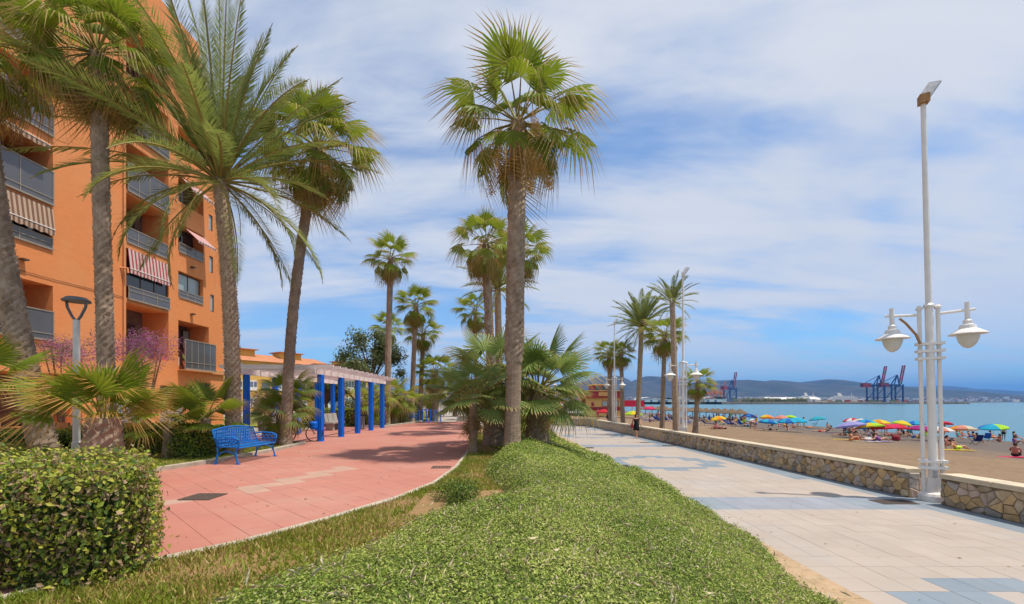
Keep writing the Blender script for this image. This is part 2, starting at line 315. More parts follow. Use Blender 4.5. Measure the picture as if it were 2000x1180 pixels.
# promenade slab and tiles
WALL = [(11.05,3.0),(10.88,9.2),(10.8,12),(10.66,15.5),(10.5,20),(10.25,26),(9.9,32),(9.35,40),(8.95,46.3),(7.4,47.6),(5.0,48.4),(2.6,48.8)]
def wall_x(y):
    for (x0,y0),(x1,y1) in zip(WALL[:-1], WALL[1:]):
        if y0 <= y <= y1: return x0 + (x1-x0)*(y-y0)/(y1-y0)
    return 11.05 if y < 3 else 2.6
sheet('promenade', [(2.2,-6),(11.5,-6)] + [(x+.2, y) for x, y in WALL] + [(2.2,49)], PZ - 0.007, G['joint'])
prom = bpy.data.objects['promenade']
pt = 0.4516; spots = []
def is_blue(x, y):
    if wall_x(y) - x < 0.85: return 1
    p = ((y - 11.2) + 7.225) % 14.45 - 7.225
    if abs(p) < 0.68: return 1 if (x < left_edge(y) + .9 or 8.6 < x < 9.6) else 2
    e = ((y - 18.6) + 7.225) % 14.45 - 7.225; ex = x - 6.6
    o = (abs(ex)/2.5)**1.5 + (abs(e)/2.15)**1.9 < 1.0; i = (abs(ex)/1.55)**1.9 + (abs(e)/1.55)**2.2 < 1.0
    return 1 if o and not i else 0
def left_edge(y): return 4.62 if y < 20 else 4.62 - (y - 20) * 0.035
for j in range(-6, 108):
    for i in range(0, 20):
        x, y = 2.4 + (i + .5) * pt, 0.05 + (j + .5) * pt
        if x < left_edge(y) - .25 or x > wall_x(y) + .1 or y > 48.5: continue
        spots.append((x, y, PZ, is_blue(x, y)))
lay_tiles(spots, pt - 0.005, 0.006, prom, [G['tile'], G['tile_blue'], G['tile_pale']], 0, 'floor_tile')
kerb_run('promenade_kerb', [(4.2,-4),(4.2,20),(3.57,38),(3.2,48)], .78, PZ + 0.05, PZ - .3, G['sandkerb'], 1.6)
def grate(label, x, y, z, w, d):
    t = thing('drain_grate', label, 'grate', (x, y, z)); mb = MB()
    mb.box(-w/2,w/2,-d/2,-d/2+.03,0,.012).box(-w/2,w/2,d/2-.03,d/2,0,.012).box(-w/2,-w/2+.03,-d/2+.03,d/2-.03,0,.012).box(w/2-.03,w/2,-d/2+.03,d/2-.03,0,.012); mb.build('frame', G['grate'], t)
    b = MB(); k = int(w / .07)
    for i in range(k): b.box(-w/2+.035+i*(w-.07)/k, -w/2+.035+(i+.6)*(w-.07)/k, -d/2+.032, d/2-.032, 0, .009)
    b.build('grating', G['grate'], t)
p = gnd(397, 971); grate('square iron grate with pale slabs beside it on red path', p.x, p.y, 0.002, .52, .5)
p = gnd(862, 913); grate('slotted iron drain beside the curved kerb on red path', p.x, p.y, 0.002, .46, .34)
p = gnd(1742, 976, PZ); grate('dark drain grate on the blue stripe beside white lamp post', 9.9, 11.2, PZ + .003, .9, .5)
p = gnd(1192, 911, PZ); grate('drain grate at the tip of the blue eye pattern', 4.7, 17.4, PZ + .003, .5, .7)
p = gnd(1130, 875, PZ); grate('small far drain grate beside the shrub bed', 4.55, 24.4, PZ + .003, .8, .5)
p = gnd(1297, 871, PZ); grate('far drain grate where blue stripe meets the stone wall', 9.6, 25.6, PZ + .003, .8, .4)
lv = RNG.uniform(0,1,(260,2)); LPt = np.array([[4.8+6*a, 5+22*b*b, PZ+.006] for a, b in lv[:120]] + [[-1.6-5.5*a, 5+16*b*b, .006] for a, b in lv[120:]])
FALLEN = LPt
# ------------------------------------------------------------------ stone wall
def clip(poly, mx_, my_, nx, ny):
    out = []
    for i in range(len(poly)):
        a, b = poly[i], poly[(i+1) % len(poly)]; da = (a[0]-mx_)*nx+(a[1]-my_)*ny; db = (b[0]-mx_)*nx+(b[1]-my_)*ny
        if da <= 0: out.append(a)
        if (da < 0 < db) or (db < 0 < da): t = da/(da-db); out.append((a[0]+(b[0]-a[0])*t, a[1]+(b[1]-a[1])*t))
    return out
def poly_area(p): return abs(sum(p[i][0]*p[(i+1)%len(p)][1]-p[(i+1)%len(p)][0]*p[i][1] for i in range(len(p))))/2
def stones_2d(L, Hh, sx, sz):
    nx, nz = max(1, int(L/sx)), max(1, int(round(Hh/sz))); g = {}
    for i in range(-1, nx+2):
        for j in range(-1, nz+1): g[i,j] = ((i+.5+.5*(j%2)+random.uniform(-.5,.5))*L/nx, (j+.5+random.uniform(-.46,.46))*Hh/nz)
    res = []
    for i in range(-1, nx+1):
        for j in range(nz):
            p = [(0,0),(L,0),(L,Hh),(0,Hh)]; c = g[i,j]
            for di in (-2,-1,0,1,2):
                for dj in (-2,-1,0,1,2):
                    q = g.get((i+di,j+dj))
                    if q is None or (di == 0 and dj == 0): continue
                    p = clip(p, (c[0]+q[0])/2, (c[1]+q[1])/2, q[0]-c[0], q[1]-c[1])
                    if len(p) < 3: break
                if len(p) < 3: break
            if len(p) >= 3 and poly_area(p) > .004: res.append(p)
    return res
def wall_section(name, label, pts, ws=0.66, thick=0.42, both_ends=()):
    root = thing(name, label, 'wall'); P = [Vector((x,y,PZ)) for x, y in pts]
    core = MB(); caps = []; stones = []; up = Vector((0,0,1)); n = len(P)
    nr = []
    for i in range(n):
        d = (P[min(i+1,n-1)] - P[max(i-1,0)]).normalized(); nr.append(d.cross(up))         # points to the beach side
    for i in range(n-1):
        a, b = P[i], P[i+1]; L = (b-a).length; d = (b-a)/L; fn = up.cross(d)              # facing the promenade
        q = [a, b, b + nr[i+1]*thick, a + nr[i]*thick]
        core.add([p - up*.3 for p in q] + [p + up*ws for p in q], [(4,5,6,7),(0,1,5,4),(1,2,6,5),(2,3,7,6),(3,0,4,7)])
        for poly in stones_2d(L, ws, .26, .17):
            stones.append((a, d, fn, poly))
        k = max(1, round(L/1.1))
        for c in range(k): 
            t0, t1 = c/k, (c+1)/k
            caps.append((a.lerp(b,t0), a.lerp(b,t1), nr[i].lerp(nr[i+1],t0), nr[i].lerp(nr[i+1],t1)))
    for e in both_ends:
        a = P[e]; d = nr[e] * (1 if e == 0 else 1); fn = (P[0]-P[1]).normalized() if e == 0 else (P[-1]-P[-2]).normalized()
        for poly in stones_2d(thick, ws, .24, .21): stones.append((a, d, fn, poly))
    core.build('mortar_core', G['mortar'], root)
    def stone(mb, a, d, fn, poly):
        cx_ = sum(p[0] for p in poly)/len(poly); cz_ = sum(p[1] for p in poly)/len(poly); out = random.uniform(.018,.05)
        def pt_(p, k, o): return a + d*(cx_+(p[0]-cx_)*k) + up*(cz_+(p[1]-cz_)*k) + fn*o
        m = len(poly); vs = [pt_(p, .955, -.01) for p in poly] + [pt_(p, .925, out*.55) for p in poly] + [pt_(p, .78*random.uniform(.93,1.04), out + random.uniform(-.006,.006)) for p in poly]
        mb.add(vs, [(j,(j+1)%m,m+(j+1)%m,m+j) for j in range(m)] + [(m+j,m+(j+1)%m,2*m+(j+1)%m,2*m+j) for j in range(m)] + [tuple(range(2*m,3*m))])
    stones.sort(key=lambda s: (s[0] + s[1]*s[3][0][0]).y if (s[0] + s[1]*s[3][0][0]).y > 8.5 else 99)
    for s_ in stones[:150 if 'short' in label else 260]:
        mb = MB(); stone(mb, *s_); mb.build('stone', random.choice(STONES), root)
    rest = MB()
    for s_ in stones[150 if 'short' in label else 260:]:
        k0 = len(rest.f); stone(rest, *s_); rest.m[k0:] = [random.randrange(4)]*(len(rest.f)-k0)
    if rest.f: tag(rest.build('far_stones', STONES, root), kind='stuff')
    for a, b, na, nb in caps:
        mb = MB(); g = (b-a).normalized()*.005; dz = random.uniform(-.005,.005); h0, h1 = ws + .002, ws + .115 + dz; o0, o1 = -.07, thick + .05; e = .018
        q = [a+g+na*o0, b-g+nb*o0, b-g+nb*o1, a+g+na*o1]; ce = sum(q, Vector())/4
        q2 = [p + (ce-p).normalized()*e for p in q]
        mb.add([p+up*h0 for p in q]+[p+up*(h1-e) for p in q]+[p+up*h1 for p in q2], [(0,3,2,1),(8,9,10,11)]+[(k,(k+1)%4,4+(k+1)%4,4+k) for k in range(4)]+[(4+k,4+(k+1)%4,8+(k+1)%4,8+k) for k in range(4)])
        mb.build('cap_stone', G['cap'], root)
    return root
wall_section('stone_wall', 'short near stretch of rubble stone wall right of white lamp post', [(11.05,4.0),(10.9,7.5),(10.82,10.9)], both_ends=(2,))
wall_section('stone_wall', 'long low rubble stone wall curving along promenade to the far corner', [(10.78,11.75)] + WALL[3:], both_ends=(0,))
# ------------------------------------------------------------------ beach and sea
mb = MB(); xs = list(np.concatenate([np.arange(1.5,80,1.3), [90,120]])); ys = list(np.concatenate([np.arange(-6,60,1.2), np.arange(60,130,3), np.arange(130,420,20)]))
def beach_z(x, y):
    z = sand_z(x) - max(0, (x - 58 - max(0,(y-90))*.03)) * .05
    if y < 49.5 and x < wall_x(y) + .3: return -1.25
    return z + 0.05*noise.noise((x*.35, y*.35, 0)) + .025*noise.noise((x*1.3, y*1.3, 3))
for y in ys:
    for x in xs: mb.v.append((x, y, beach_z(x, y)))
nx = len(xs)
for j in range(len(ys)-1):
    for i in range(nx-1): mb.f.append((j*nx+i, j*nx+i+1, (j+1)*nx+i+1, (j+1)*nx+i)); mb.m.append(0)
dirt_or_shading(G['sand'], (.115,.075,.042), 1.3, .50, .70, .5); dirt_or_shading(G['sand'], (.33,.235,.15), 4.0, .52, .72, .4)  # mottled colour paints the shade and light of footprints into the sand
sn, sl = G['sand'].node_tree.nodes, G['sand'].node_tree.links; bs = sn['Principled BSDF']; src = bs.inputs['Base Color'].links[0].from_socket     # the shore is a greyer, damper sand
gp = sn.new('ShaderNodeNewGeometry'); sx_ = sn.new('ShaderNodeSeparateXYZ'); sl.new(gp.outputs['Position'], sx_.inputs[0])
nw = sn.new('ShaderNodeTexNoise'); nw.inputs['Scale'].default_value = .12; sl.new(gp.outputs['Position'], nw.inputs['Vector'])
ad = sn.new('ShaderNodeMath'); ad.operation = 'MULTIPLY_ADD'; sl.new(nw.outputs['Fac'], ad.inputs[0]); ad.inputs[1].default_value = 9; sl.new(sx_.outputs[0], ad.inputs[2])
mr = sn.new('ShaderNodeMapRange'); sl.new(ad.outputs[0], mr.inputs[0]); mr.inputs[1].default_value = 33; mr.inputs[2].default_value = 43
mm = sn.new('ShaderNodeMix'); mm.data_type = 'RGBA'; sl.new(mr.outputs[0], mm.inputs[0]); sl.new(src, mm.inputs[6]); mm.inputs[7].default_value = (.125,.10,.083,1); sl.new(mm.outputs[2], bs.inputs['Base Color'])
tag(mb.build('beach', G['sand'], smooth=True), kind='structure')
sea_m = bpy.data.materials.new('sea_water'); sea_m.use_nodes = True; n_, l_ = sea_m.node_tree.nodes, sea_m.node_tree.links; b_ = n_['Principled BSDF']
b_.inputs['Base Color'].default_value = (0.035,0.155,0.20,1); b_.inputs['Roughness'].default_value = .22; b_.inputs['IOR'].default_value = 1.33
g_ = n_.new('ShaderNodeNewGeometry'); mp_ = n_.new('ShaderNodeMapping'); mp_.inputs['Scale'].default_value = (.5,.35,1); l_.new(g_.outputs['Position'], mp_.inputs[0])
z_ = n_.new('ShaderNodeTexNoise'); z_.inputs['Scale'].default_value = 1.2; z_.inputs['Detail'].default_value = 6; l_.new(mp_.outputs[0], z_.inputs['Vector'])
bp_ = n_.new('ShaderNodeBump'); bp_.inputs['Strength'].default_value = .8; bp_.inputs['Distance'].default_value = .25; l_.new(z_.outputs['Fac'], bp_.inputs['Height']); l_.new(bp_.outputs[0], b_.inputs['Normal'])
sheet('sea', [(20,-300),(30000,-300),(30000,24000),(-20000,24000),(-20000,1400),(20,420)], -3.0, sea_m)
# ------------------------------------------------------------------ leaf clouds (hedges, shrubs, grass)
def leaf_mesh(name, pts, nrm, size, mats, weights, tilt=0.9, aspect=0.55, groups=None):
    n = len(pts); nr = nrm + RNG.normal(0, tilt, (n,3)); nr /= np.linalg.norm(nr, axis=1)[:,None] + 1e-9
    t = RNG.normal(0, 1, (n,3)); t -= nr * (t*nr).sum(1)[:,None]; t /= np.linalg.norm(t, axis=1)[:,None] + 1e-9
    b = np.cross(nr, t); s = size[:,None]
    bend = nr * s * .18
    V = np.empty((n,4,3)); V[:,0] = pts - t*s*.5; V[:,1] = pts + b*s*aspect*.5 + bend; V[:,2] = pts + t*s*.5; V[:,3] = pts - b*s*aspect*.5 + bend
    me = bpy.data.meshes.new(name); me.vertices.add(n*4); me.vertices.foreach_set('co', V.reshape(-1))
    idx = np.arange(n*4).reshape(n,4); tri = np.concatenate([idx[:,[0,1,2]], idx[:,[0,2,3]]], 1).reshape(-1)
    me.loops.add(n*6); me.loops.foreach_set('vertex_index', tri.astype(np.int32))
    me.polygons.add(n*2); me.polygons.foreach_set('loop_start', (np.arange(n*2)*3).astype(np.int32))
    for m in mats: me.materials.append(m)
    mi = RNG.choice(len(mats), n, p=np.array(weights)/sum(weights)) if groups is None else groups
    me.polygons.foreach_set('material_index', np.repeat(mi, 2).astype(np.int32)); me.update(calc_edges=True); return me
def grid_surface(fz, us, vs, m, name, parent=None):
    mb = MB(); k = len(us)
    for v in vs:
        for u in us: mb.v.append(fz(u, v))
    for j in range(len(vs)-1):
        for i in range(k-1): mb.f.append((j*k+i, j*k+i+1, (j+1)*k+i+1, (j+1)*k+i)); mb.m.append(0)
    return mb.build(name, m, parent, smooth=True)
def lerp_tab(tab, y):
    if y <= tab[0][0]: return tab[0][1]
    for (a, p), (b, q) in zip(tab[:-1], tab[1:]):
        if a <= y <= b: return p + (q-p)*(y-a)/(b-a)
    return tab[-1][1]
tag(link('fallen_leaves', leaf_mesh('fallen_leaves', FALLEN, np.tile([0,0,1.0],(len(FALLEN),1)), RNG.uniform(.02,.07,len(FALLEN)), [G['dead'],G['fan_tip'],G['h3']], (.4,.3,.3), .12, .4)), 'few dry fallen leaves scattered over both pavements', 'leaves', kind='stuff')
# central bed: soil plus grass verge, then the clipped shrub mass
BL = [(-1,-2.5),(2,-2.3),(3.0,-2.0),(3.8,-1.7),(4.8,-1.25),(5.5,-.55),(6.2,-.02),(7.2,.10),(8.3,-.15),(9.4,-.42),(11,-.5),(12,-.35),(13.5,-.1),(15,.25),(20,.3),(28,.2),(40,.2)]
BR = [(-1,3.5),(4.6,3.5),(5.6,3.75),(6.6,4.05),(8,4.3),(9.5,4.42),(14,4.38),(17,4.2),(18.0,3.5),(19.5,3.4),(22.5,4.0),(25,3.2),(28,3.1),(32,3.6),(40,2.9)]
def bed_z(t, y):
    xl, xr = lerp_tab(BL, y), lerp_tab(BR, y); x = xl + (xr-xl)*t
    k = min(1, max(0, (x-.2)/3.3)); top = .42 - .95*k**1.25
    floor = -.06 if x < .8 else -.06 - .92*min(1,(x-.8)/2.0)
    edge = min(1, (t*(xr-xl))/.85); edge_r = min(1, ((1-t)*(xr-xl))/.42)
    e = (1-(1-edge)**2.6) * (1-(1-edge_r)**2.6)
    h = .17*noise.noise((x*.55, y*.5, 2)) + .10*noise.noise((x*1.4, y*1.4, 9)) + .05*math.sin(y*1.55) - .28*max(0, noise.noise((x*.9+4, y*.7, 21))-.32)
    return (x, y, floor + e*(top + h - floor))
ysb = list(np.arange(-1,14,.22)) + list(np.arange(14,40.1,.5))
bed = tag(link('shrub_bed', None), 'wide rounded bed of dense clipped green shrub between path and promenade', 'shrub')
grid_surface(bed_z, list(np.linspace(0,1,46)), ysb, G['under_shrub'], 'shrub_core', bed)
def bed_leaves(y0, y1, n, s0, s1):
    y = RNG.uniform(y0, y1, n); t = RNG.beta(.85,.85,n); P_ = np.empty((n,3)); Nn = np.empty((n,3)); zz = np.empty(n)
    for i in range(n):
        a = bed_z(t[i], y[i]); b = bed_z(min(1,t[i]+.01), y[i]); c = bed_z(t[i], y[i]+.04)
        d1 = Vector(b)-Vector(a); d2 = Vector(c)-Vector(a); nn = d1.cross(d2)
        if nn.length < 1e-9: nn = Vector((0,0,1))
        nn.normalize(); P_[i] = a; Nn[i] = nn; zz[i] = noise.noise((a[0]*.9,a[1]*.9,5)) + .6*noise.noise((a[0]*2.7,a[1]*2.7,1)) + .4*noise.noise((a[0]*8,a[1]*8,1))
    P_ += Nn*RNG.normal(.012,.028,n)[:,None]*np.where(RNG.random(n)<.06,2.4,1)[:,None]
    r = RNG.random(n) + .3*zz; g = np.where(r < .26, 2, np.where(r < .78, 0, 1)); dry = np.array([noise.noise((q[0]*1.3+7,q[1]*1.3,13)) for q in P_]); g = np.where(RNG.random(n) < .045 + .55*np.clip(dry-.34,0,1), 3, g)
    return P_, Nn, RNG.uniform(s0, s1, n), g
parts = [bed_leaves(2.3,5.2,135000,.012,.034), bed_leaves(5.2,9,90000,.018,.044), bed_leaves(9,15,44000,.036,.062), bed_leaves(15,40,22000,.08,.13)]
A = [np.concatenate([p[i] for p in parts]) for i in range(4)]
tag(link('leaves', leaf_mesh('shrub_leaves', A[0], A[1], A[2], [G['s0'],G['s1'],G['s2'],G['s3']], None, .5, .5, A[3]), bed), kind='stuff')
def twigs(n, pick, s0, s1, m, parent):
    P_, N_ = pick(n); tag(link('twigs', leaf_mesh('twigs', P_, N_, RNG.uniform(s0,s1,n), [G[m]], (1,), .9, .07), parent), kind='stuff')
def pick_bed(n):
    q = [bed_leaves(2.3,9,n,.03,.05)]; return q[0][0] + q[0][1]*.015, q[0][1]
twigs(5200, pick_bed, .05,.13, 's3', bed)
def box_leaf_points(poly, z0, z1, n, rnd=.12, bulge=0.06):
    """points on the sides and the top of an upright prism with rounded shoulders"""
    P_, N_ = [], []; k = len(poly); per = [math.dist(poly[i], poly[(i+1)%k]) for i in range(k)]; area = abs(sum(poly[i][0]*poly[(i+1)%k][1]-poly[(i+1)%k][0]*poly[i][1] for i in range(k)))/2
    tot = sum(per)*(z1-z0) + area; cxp = sum(p[0] for p in poly)/k; cyp = sum(p[1] for p in poly)/k
    xs_ = [p[0] for p in poly]; ys_ = [p[1] for p in poly]
    while len(P_) < n:
        if random.random() < area/tot:
            x, y = random.uniform(min(xs_),max(xs_)), random.uniform(min(ys_),max(ys_))
            if not inside(x, y, poly): continue
            P_.append((x, y, z1 + bulge*noise.noise((x*1.6,y*1.6,0)))); N_.append((0,0,1))
        else:
            i = random.choices(range(k), per)[0]; t = random.random(); a, b = poly[i], poly[(i+1)%k]; z = random.uniform(z0,z1)
            nx_, ny_ = (b[1]-a[1])/per[i], -(b[0]-a[0])/per[i]; x, y = a[0]+(b[0]-a[0])*t, a[1]+(b[1]-a[1])*t
            if (x-cxp)*nx_+(y-cyp)*ny_ < 0: nx_, ny_ = -nx_, -ny_
            q = max(0, (z-(z1-rnd))/rnd); ins = rnd*(1-math.sqrt(max(0,1-q*q))); bz = bulge*noise.noise((x*2,y*2,z*2))*1.3
            P_.append((x-nx_*ins+nx_*bz, y-ny_*ins+ny_*bz, z)); N_.append((nx_,ny_,q*1.2))
    return np.array(P_), np.array(N_)
def hedge(name, label, poly, z0, z1, n, s0, s1, weights=(.5,.22,.2,.08), group=None, mats=('h0','h1','h2','h3'), top_light=True, depth=.03):
    k = len(poly); cxp = sum(p[0] for p in poly)/k; cyp = sum(p[1] for p in poly)/k
    root = thing(name, label, 'hedge', (cxp, cyp, 0), 0, group); loc = [(x-cxp, y-cyp) for x, y in poly]
    inn = []
    for x, y in loc: d = math.hypot(x, y); f_ = max(.2, (d-.13)/d); inn.append((x*f_, y*f_))
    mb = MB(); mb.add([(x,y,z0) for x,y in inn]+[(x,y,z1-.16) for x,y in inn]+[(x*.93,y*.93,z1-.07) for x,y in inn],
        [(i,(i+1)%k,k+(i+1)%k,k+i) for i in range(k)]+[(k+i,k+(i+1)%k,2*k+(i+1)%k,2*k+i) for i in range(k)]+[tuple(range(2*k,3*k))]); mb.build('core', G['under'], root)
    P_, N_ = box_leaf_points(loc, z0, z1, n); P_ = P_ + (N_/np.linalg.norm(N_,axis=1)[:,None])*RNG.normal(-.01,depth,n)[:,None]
    if n > 20000: twigs(4200, lambda k: (lambda q: (q[0]+q[1]*.01, q[1]))(box_leaf_points(loc, z0, z1, k)), .05,.15, 'h3', root)
    tag(link('leaves', leaf_mesh(name+'_leaves', P_, N_, RNG.uniform(s0,s1,n), [G[m] for m in mats], weights, .8, .6), root), kind='stuff'); return root
hedge('clipped_hedge', 'big clipped hedge with glossy mixed green leaves filling the near corner', [(-7.6,3.75),(-3.5,3.75),(-3.38,3.92),(-3.5,4.3),(-4.2,5.2),(-4.45,5.4),(-8.6,5.4)], 0.02, .96, 36000, .028,.072, (.34,.26,.22,.18), depth=.06)
hedge('low_hedge', 'low dark clipped hedge behind the blue bench end and young palms', [(-13.1,13.2),(-9.75,13.4),(-9.65,14.4),(-13.1,14.3)], 0, .90, 9000, .05,.09, (.62,.16,.2,.02))
hedge('low_hedge', 'low clipped hedge in front of the cafe tables', [(-17.5,12.6),(-13.2,12.6),(-13.2,13.7),(-17.5,13.7)], 0, .74, 6000, .05,.09, (.66,.14,.18,.02))
hedge('low_hedge', 'rounded bush at the back of the blue bench', [(-9.6,12.5),(-8.7,12.3),(-8.35,12.9),(-8.6,13.6),(-9.5,13.7)], 0, .86, 4500, .045,.08, (.5,.1,.37,.03))
hedge('low_hedge', 'bright green hedge behind the pergola seats', [(-13.4,28.9),(-9.0,28.9),(-9.0,30.2),(-13.4,30.2)], 0, 1.15, 4000, .09,.15, (.7,.2,.1,0))
def bush(name, label, c, r, n, s0, s1, mats, weights, cat='bush', flat=1.0, group=None, stem=True, lumps=7, core=None):
    root = thing(name, label, cat, (c[0], c[1], 0), 0, group); P_, N_ = [], []
    lum = [(RNG.normal(0,.45,3)*np.array([1,1,.6*flat])*r, r*random.uniform(.4,.7)) for _ in range(lumps)]
    per = n // lumps
    for o, rr in lum:
        d = RNG.normal(0,1,(per,3)); d /= np.linalg.norm(d,axis=1)[:,None]; rad = rr*RNG.uniform(.55,1.05,per)
        P_.append(o + d*rad[:,None] + np.array([0,0,c[2]])); N_.append(d)
    P_ = np.concatenate(P_); N_ = np.concatenate(N_); k = P_[:,2] > .03; P_, N_ = P_[k], N_[k]
    tag(link('foliage', leaf_mesh(name+'_leaves', P_, N_, RNG.uniform(s0,s1,len(P_)), [G[m] for m in mats], weights, .7, .5), root), kind='stuff')
    if stem:
        mb = MB()
        for _ in range(5): a = random.uniform(0,6.28); mb.tube([(0,0,-.05),(.15*r*math.cos(a),.15*r*math.sin(a),c[2]*.55),(.5*r*math.cos(a),.5*r*math.sin(a),c[2]+.1*r)], [.05*r,.035*r,.012*r], 5)
        mb.build('stem', G['bark_red'], root)
    return root
p = gnd(931, 985); bush('small_bush', 'small dark round bush beside bare soil at the bed edge', (-.62, 7.1, .2), .42, 5200, .025,.045, ['s2','h2','h0'], (.35,.5,.15), stem=False, flat=.9)
# grass verge beside the right kerb
verge = tag(link('verge', None), kind='structure')
mb = MB(); vy = list(np.arange(-1,30,.4))
def rkx(y):
    for (x0,y0),(x1,y1) in zip(rk[:-1], rk[1:]):
        if y0 <= y <= y1: return x0 + (x1-x0)*(y-y0)/(y1-y0)
    return rk[-1][0]
for y in vy:
    x0 = rkx(y)+.11; x1 = max(lerp_tab(BL,y)+.7, x0+.2)
    for k in range(6): x = x0+(x1-x0)*k/5; mb.v.append((x, y, .03+.025*noise.noise((x*2,y*2,0)) - (.25 if k == 5 else 0)))
for j in range(len(vy)-1):
    for k in range(5): mb.f.append((j*6+k,j*6+k+1,(j+1)*6+k+1,(j+1)*6+k)); mb.m.append(0)
mb.build('soil', G['soil'], verge, smooth=True)
def grass(name, label, sampler, n, h0, h1, parent=None, dry=.3):
    P_ = np.empty((n,3)); gi = np.empty(n,int); i = 0
    while i < n:
        x, y, z, q = sampler()
        if random.random() > q: continue
        P_[i] = (x,y,z); dn = noise.noise((x*1.1,y*1.1,7)); gi[i] = 1 if random.random() < dry + dn*.7 else 0; i += 1
    a = RNG.uniform(0,6.283,n); h = RNG.uniform(h0,h1,n); w = h*.10+.004; lean = RNG.normal(0,.5,(n,2))*h[:,None]
    V = np.empty((n,3,3)); V[:,0] = P_ + np.stack([np.cos(a)*w, np.sin(a)*w, 0*a],1); V[:,1] = P_ - np.stack([np.cos(a)*w, np.sin(a)*w, 0*a],1); V[:,2] = P_ + np.stack([lean[:,0],lean[:,1],h],1)
    me = bpy.data.meshes.new(name); me.vertices.add(n*3); me.vertices.foreach_set('co', V.reshape(-1)); me.loops.add(n*3); me.loops.foreach_set('vertex_index', np.arange(n*3,dtype=np.int32)); me.polygons.add(n)
    me.polygons.foreach_set('loop_start', (np.arange(n)*3).astype(np.int32)); me.materials.append(G['g0']); me.materials.append(G['g1']); me.polygons.foreach_set('material_index', gi.astype(np.int32)); me.update(calc_edges=True)
    o = link(name, me, parent); tag(o, label if parent is None else None, 'grass' if parent is None else None, kind='stuff'); return o
def s_verge():
    y = 2.4 + 20*random.random()**1.9; x0 = rkx(y)+.1; x1 = max(lerp_tab(BL,y)+.45, x0+.1); t = random.random()**1.2; x = x0+(x1-x0)*t
    q = .72 + 1.3*noise.noise((x*.8,y*.8,4)) + .5*max(0,1-(x-x0)/.35) + (.25 if y < 5 else 0)
    if abs(y-7.0) < .9 and x > -1.35: q -= .9
    return x, y, .03, q
grass('grass', 'patchy green and straw coloured grass verge along the kerb', s_verge, 78000, .02,.07, dry=.30)
def s_lawn():
    y = random.uniform(6.5,17); x0 = -8.0
    for (a0,b0),(a1,b1) in zip(lk[:-1],lk[1:]):
        if b0 <= y <= b1: x0 = a0+(a1-a0)*(y-b0)/(b1-b0)
    x = x0-.16-random.random()**1.3*2.4; return x, y, .035, 1
grass('grass', 'short lime green lawn strip behind the pale west kerb', s_lawn, 26000, .02,.06, dry=.15)
# ------------------------------------------------------------------ palms
def fan_leaf(seed, pet=1.0, rad=.85, nseg=30, droop=.35, spread=118, sag=.15, mats=('fan','fan_tip','petiole'), tipfrac=.25, fold=.25, split=.5):
    rnd = random.Random(seed); mb = MB(); hub = Vector((pet,0,-sag*pet))
    mb.tube([(0,0,0),(pet*.5,0,-sag*pet*.3),tuple(hub)], [.03,.018,.012], 4, 2, cap=False)
    ax = Vector((1,0,-2*sag)).normalized(); sy = Vector((0,1,0)); up = ax.cross(sy)*1.0
    if up.z < 0: up = -up
    for i in range(nseg):
        ph = R(-spread + 2*spread*(i+.5)/nseg); dph = R(spread*2/nseg)/2
        L = rad*(.72+.28*math.cos(ph*.8))*rnd.uniform(.9,1.06)
        def pt_(r, a, dz=0):
            k = r/rad; d = ax*math.cos(a)+sy*math.sin(a)
            p = hub + d*(r*(1-.18*droop*k)) + up*(-fold*abs(math.sin(a))*r*.9) + up*dz
            p.z -= droop*rad*k**3*(.8+.4*abs(math.sin(a))); return p
        s_ = .014*rad*(1 if i % 2 else -1); r1 = L*split*rnd.uniform(.9,1.1); r2 = L*(1-tipfrac*rnd.uniform(.7,1.3)); tw = rnd.uniform(-.03,.03)
        A_, B_ = pt_(r1, ph-dph, s_), pt_(r1, ph+dph, -s_); C_, D_ = pt_(r2, ph-dph*.42+tw), pt_(r2, ph+dph*.42+tw); T = pt_(L, ph+tw*2); T.z -= droop*rad*(.1+.4*rnd.random())
        mb.add([hub, A_, B_], [(0,1,2)], 0); mb.add([A_,B_,D_,C_], [(0,1,2,3)], 0); mb.add([C_,D_,T], [(0,1,2)], 1)
    return mb.mesh('fan_frond', [G[m] for m in mats])
def date_leaf(seed, L=4.0, curve=.6, n=46, mats=('date','rachis'), width=.54, vang=.55, lw=.013):
    rnd = random.Random(seed); mb = MB(); K = 14; pts = []; ang = 0; p = Vector((0,0,0))
    for i in range(K+1):
        pts.append(p.copy()); ang = -curve*(i/K)**1.35*1.6; p = p + Vector((math.cos(ang),0,math.sin(ang)))*L/K
    mb.tube(pts, [.030*(1-.85*i/K)+.004 for i in range(K+1)], 4, 1, cap=False)
    for i in range(n):
        t = .16+.84*(i+rnd.random()*.5)/n; f_ = t*K; k = min(int(f_),K-1); q = pts[k].lerp(pts[k+1], f_-k); d = (pts[k+1]-pts[k]).normalized(); up = Vector((-d.z,0,d.x))
        l = width*math.sin(math.pi*min(1,(t*.93+.10)))**.6*rnd.uniform(.88,1.1)*(L/4.0)
        for s in (-1,1):
            fw = .75+.55*t; dv = (d*fw*rnd.uniform(.85,1.15) + Vector((0,s,0))*.85 + up*(vang*rnd.uniform(.1,1.5))).normalized(); e = q + dv*l; e.z -= .10*l
            w = (d*.8+up*.6)*(lw*L/4+.004); m_ = q.lerp(e,.4)
            mb.add([q, m_+w, e, m_-w], [(0,1,2,3)], 0)
    return mb.mesh('date_frond', [G[m] for m in mats])
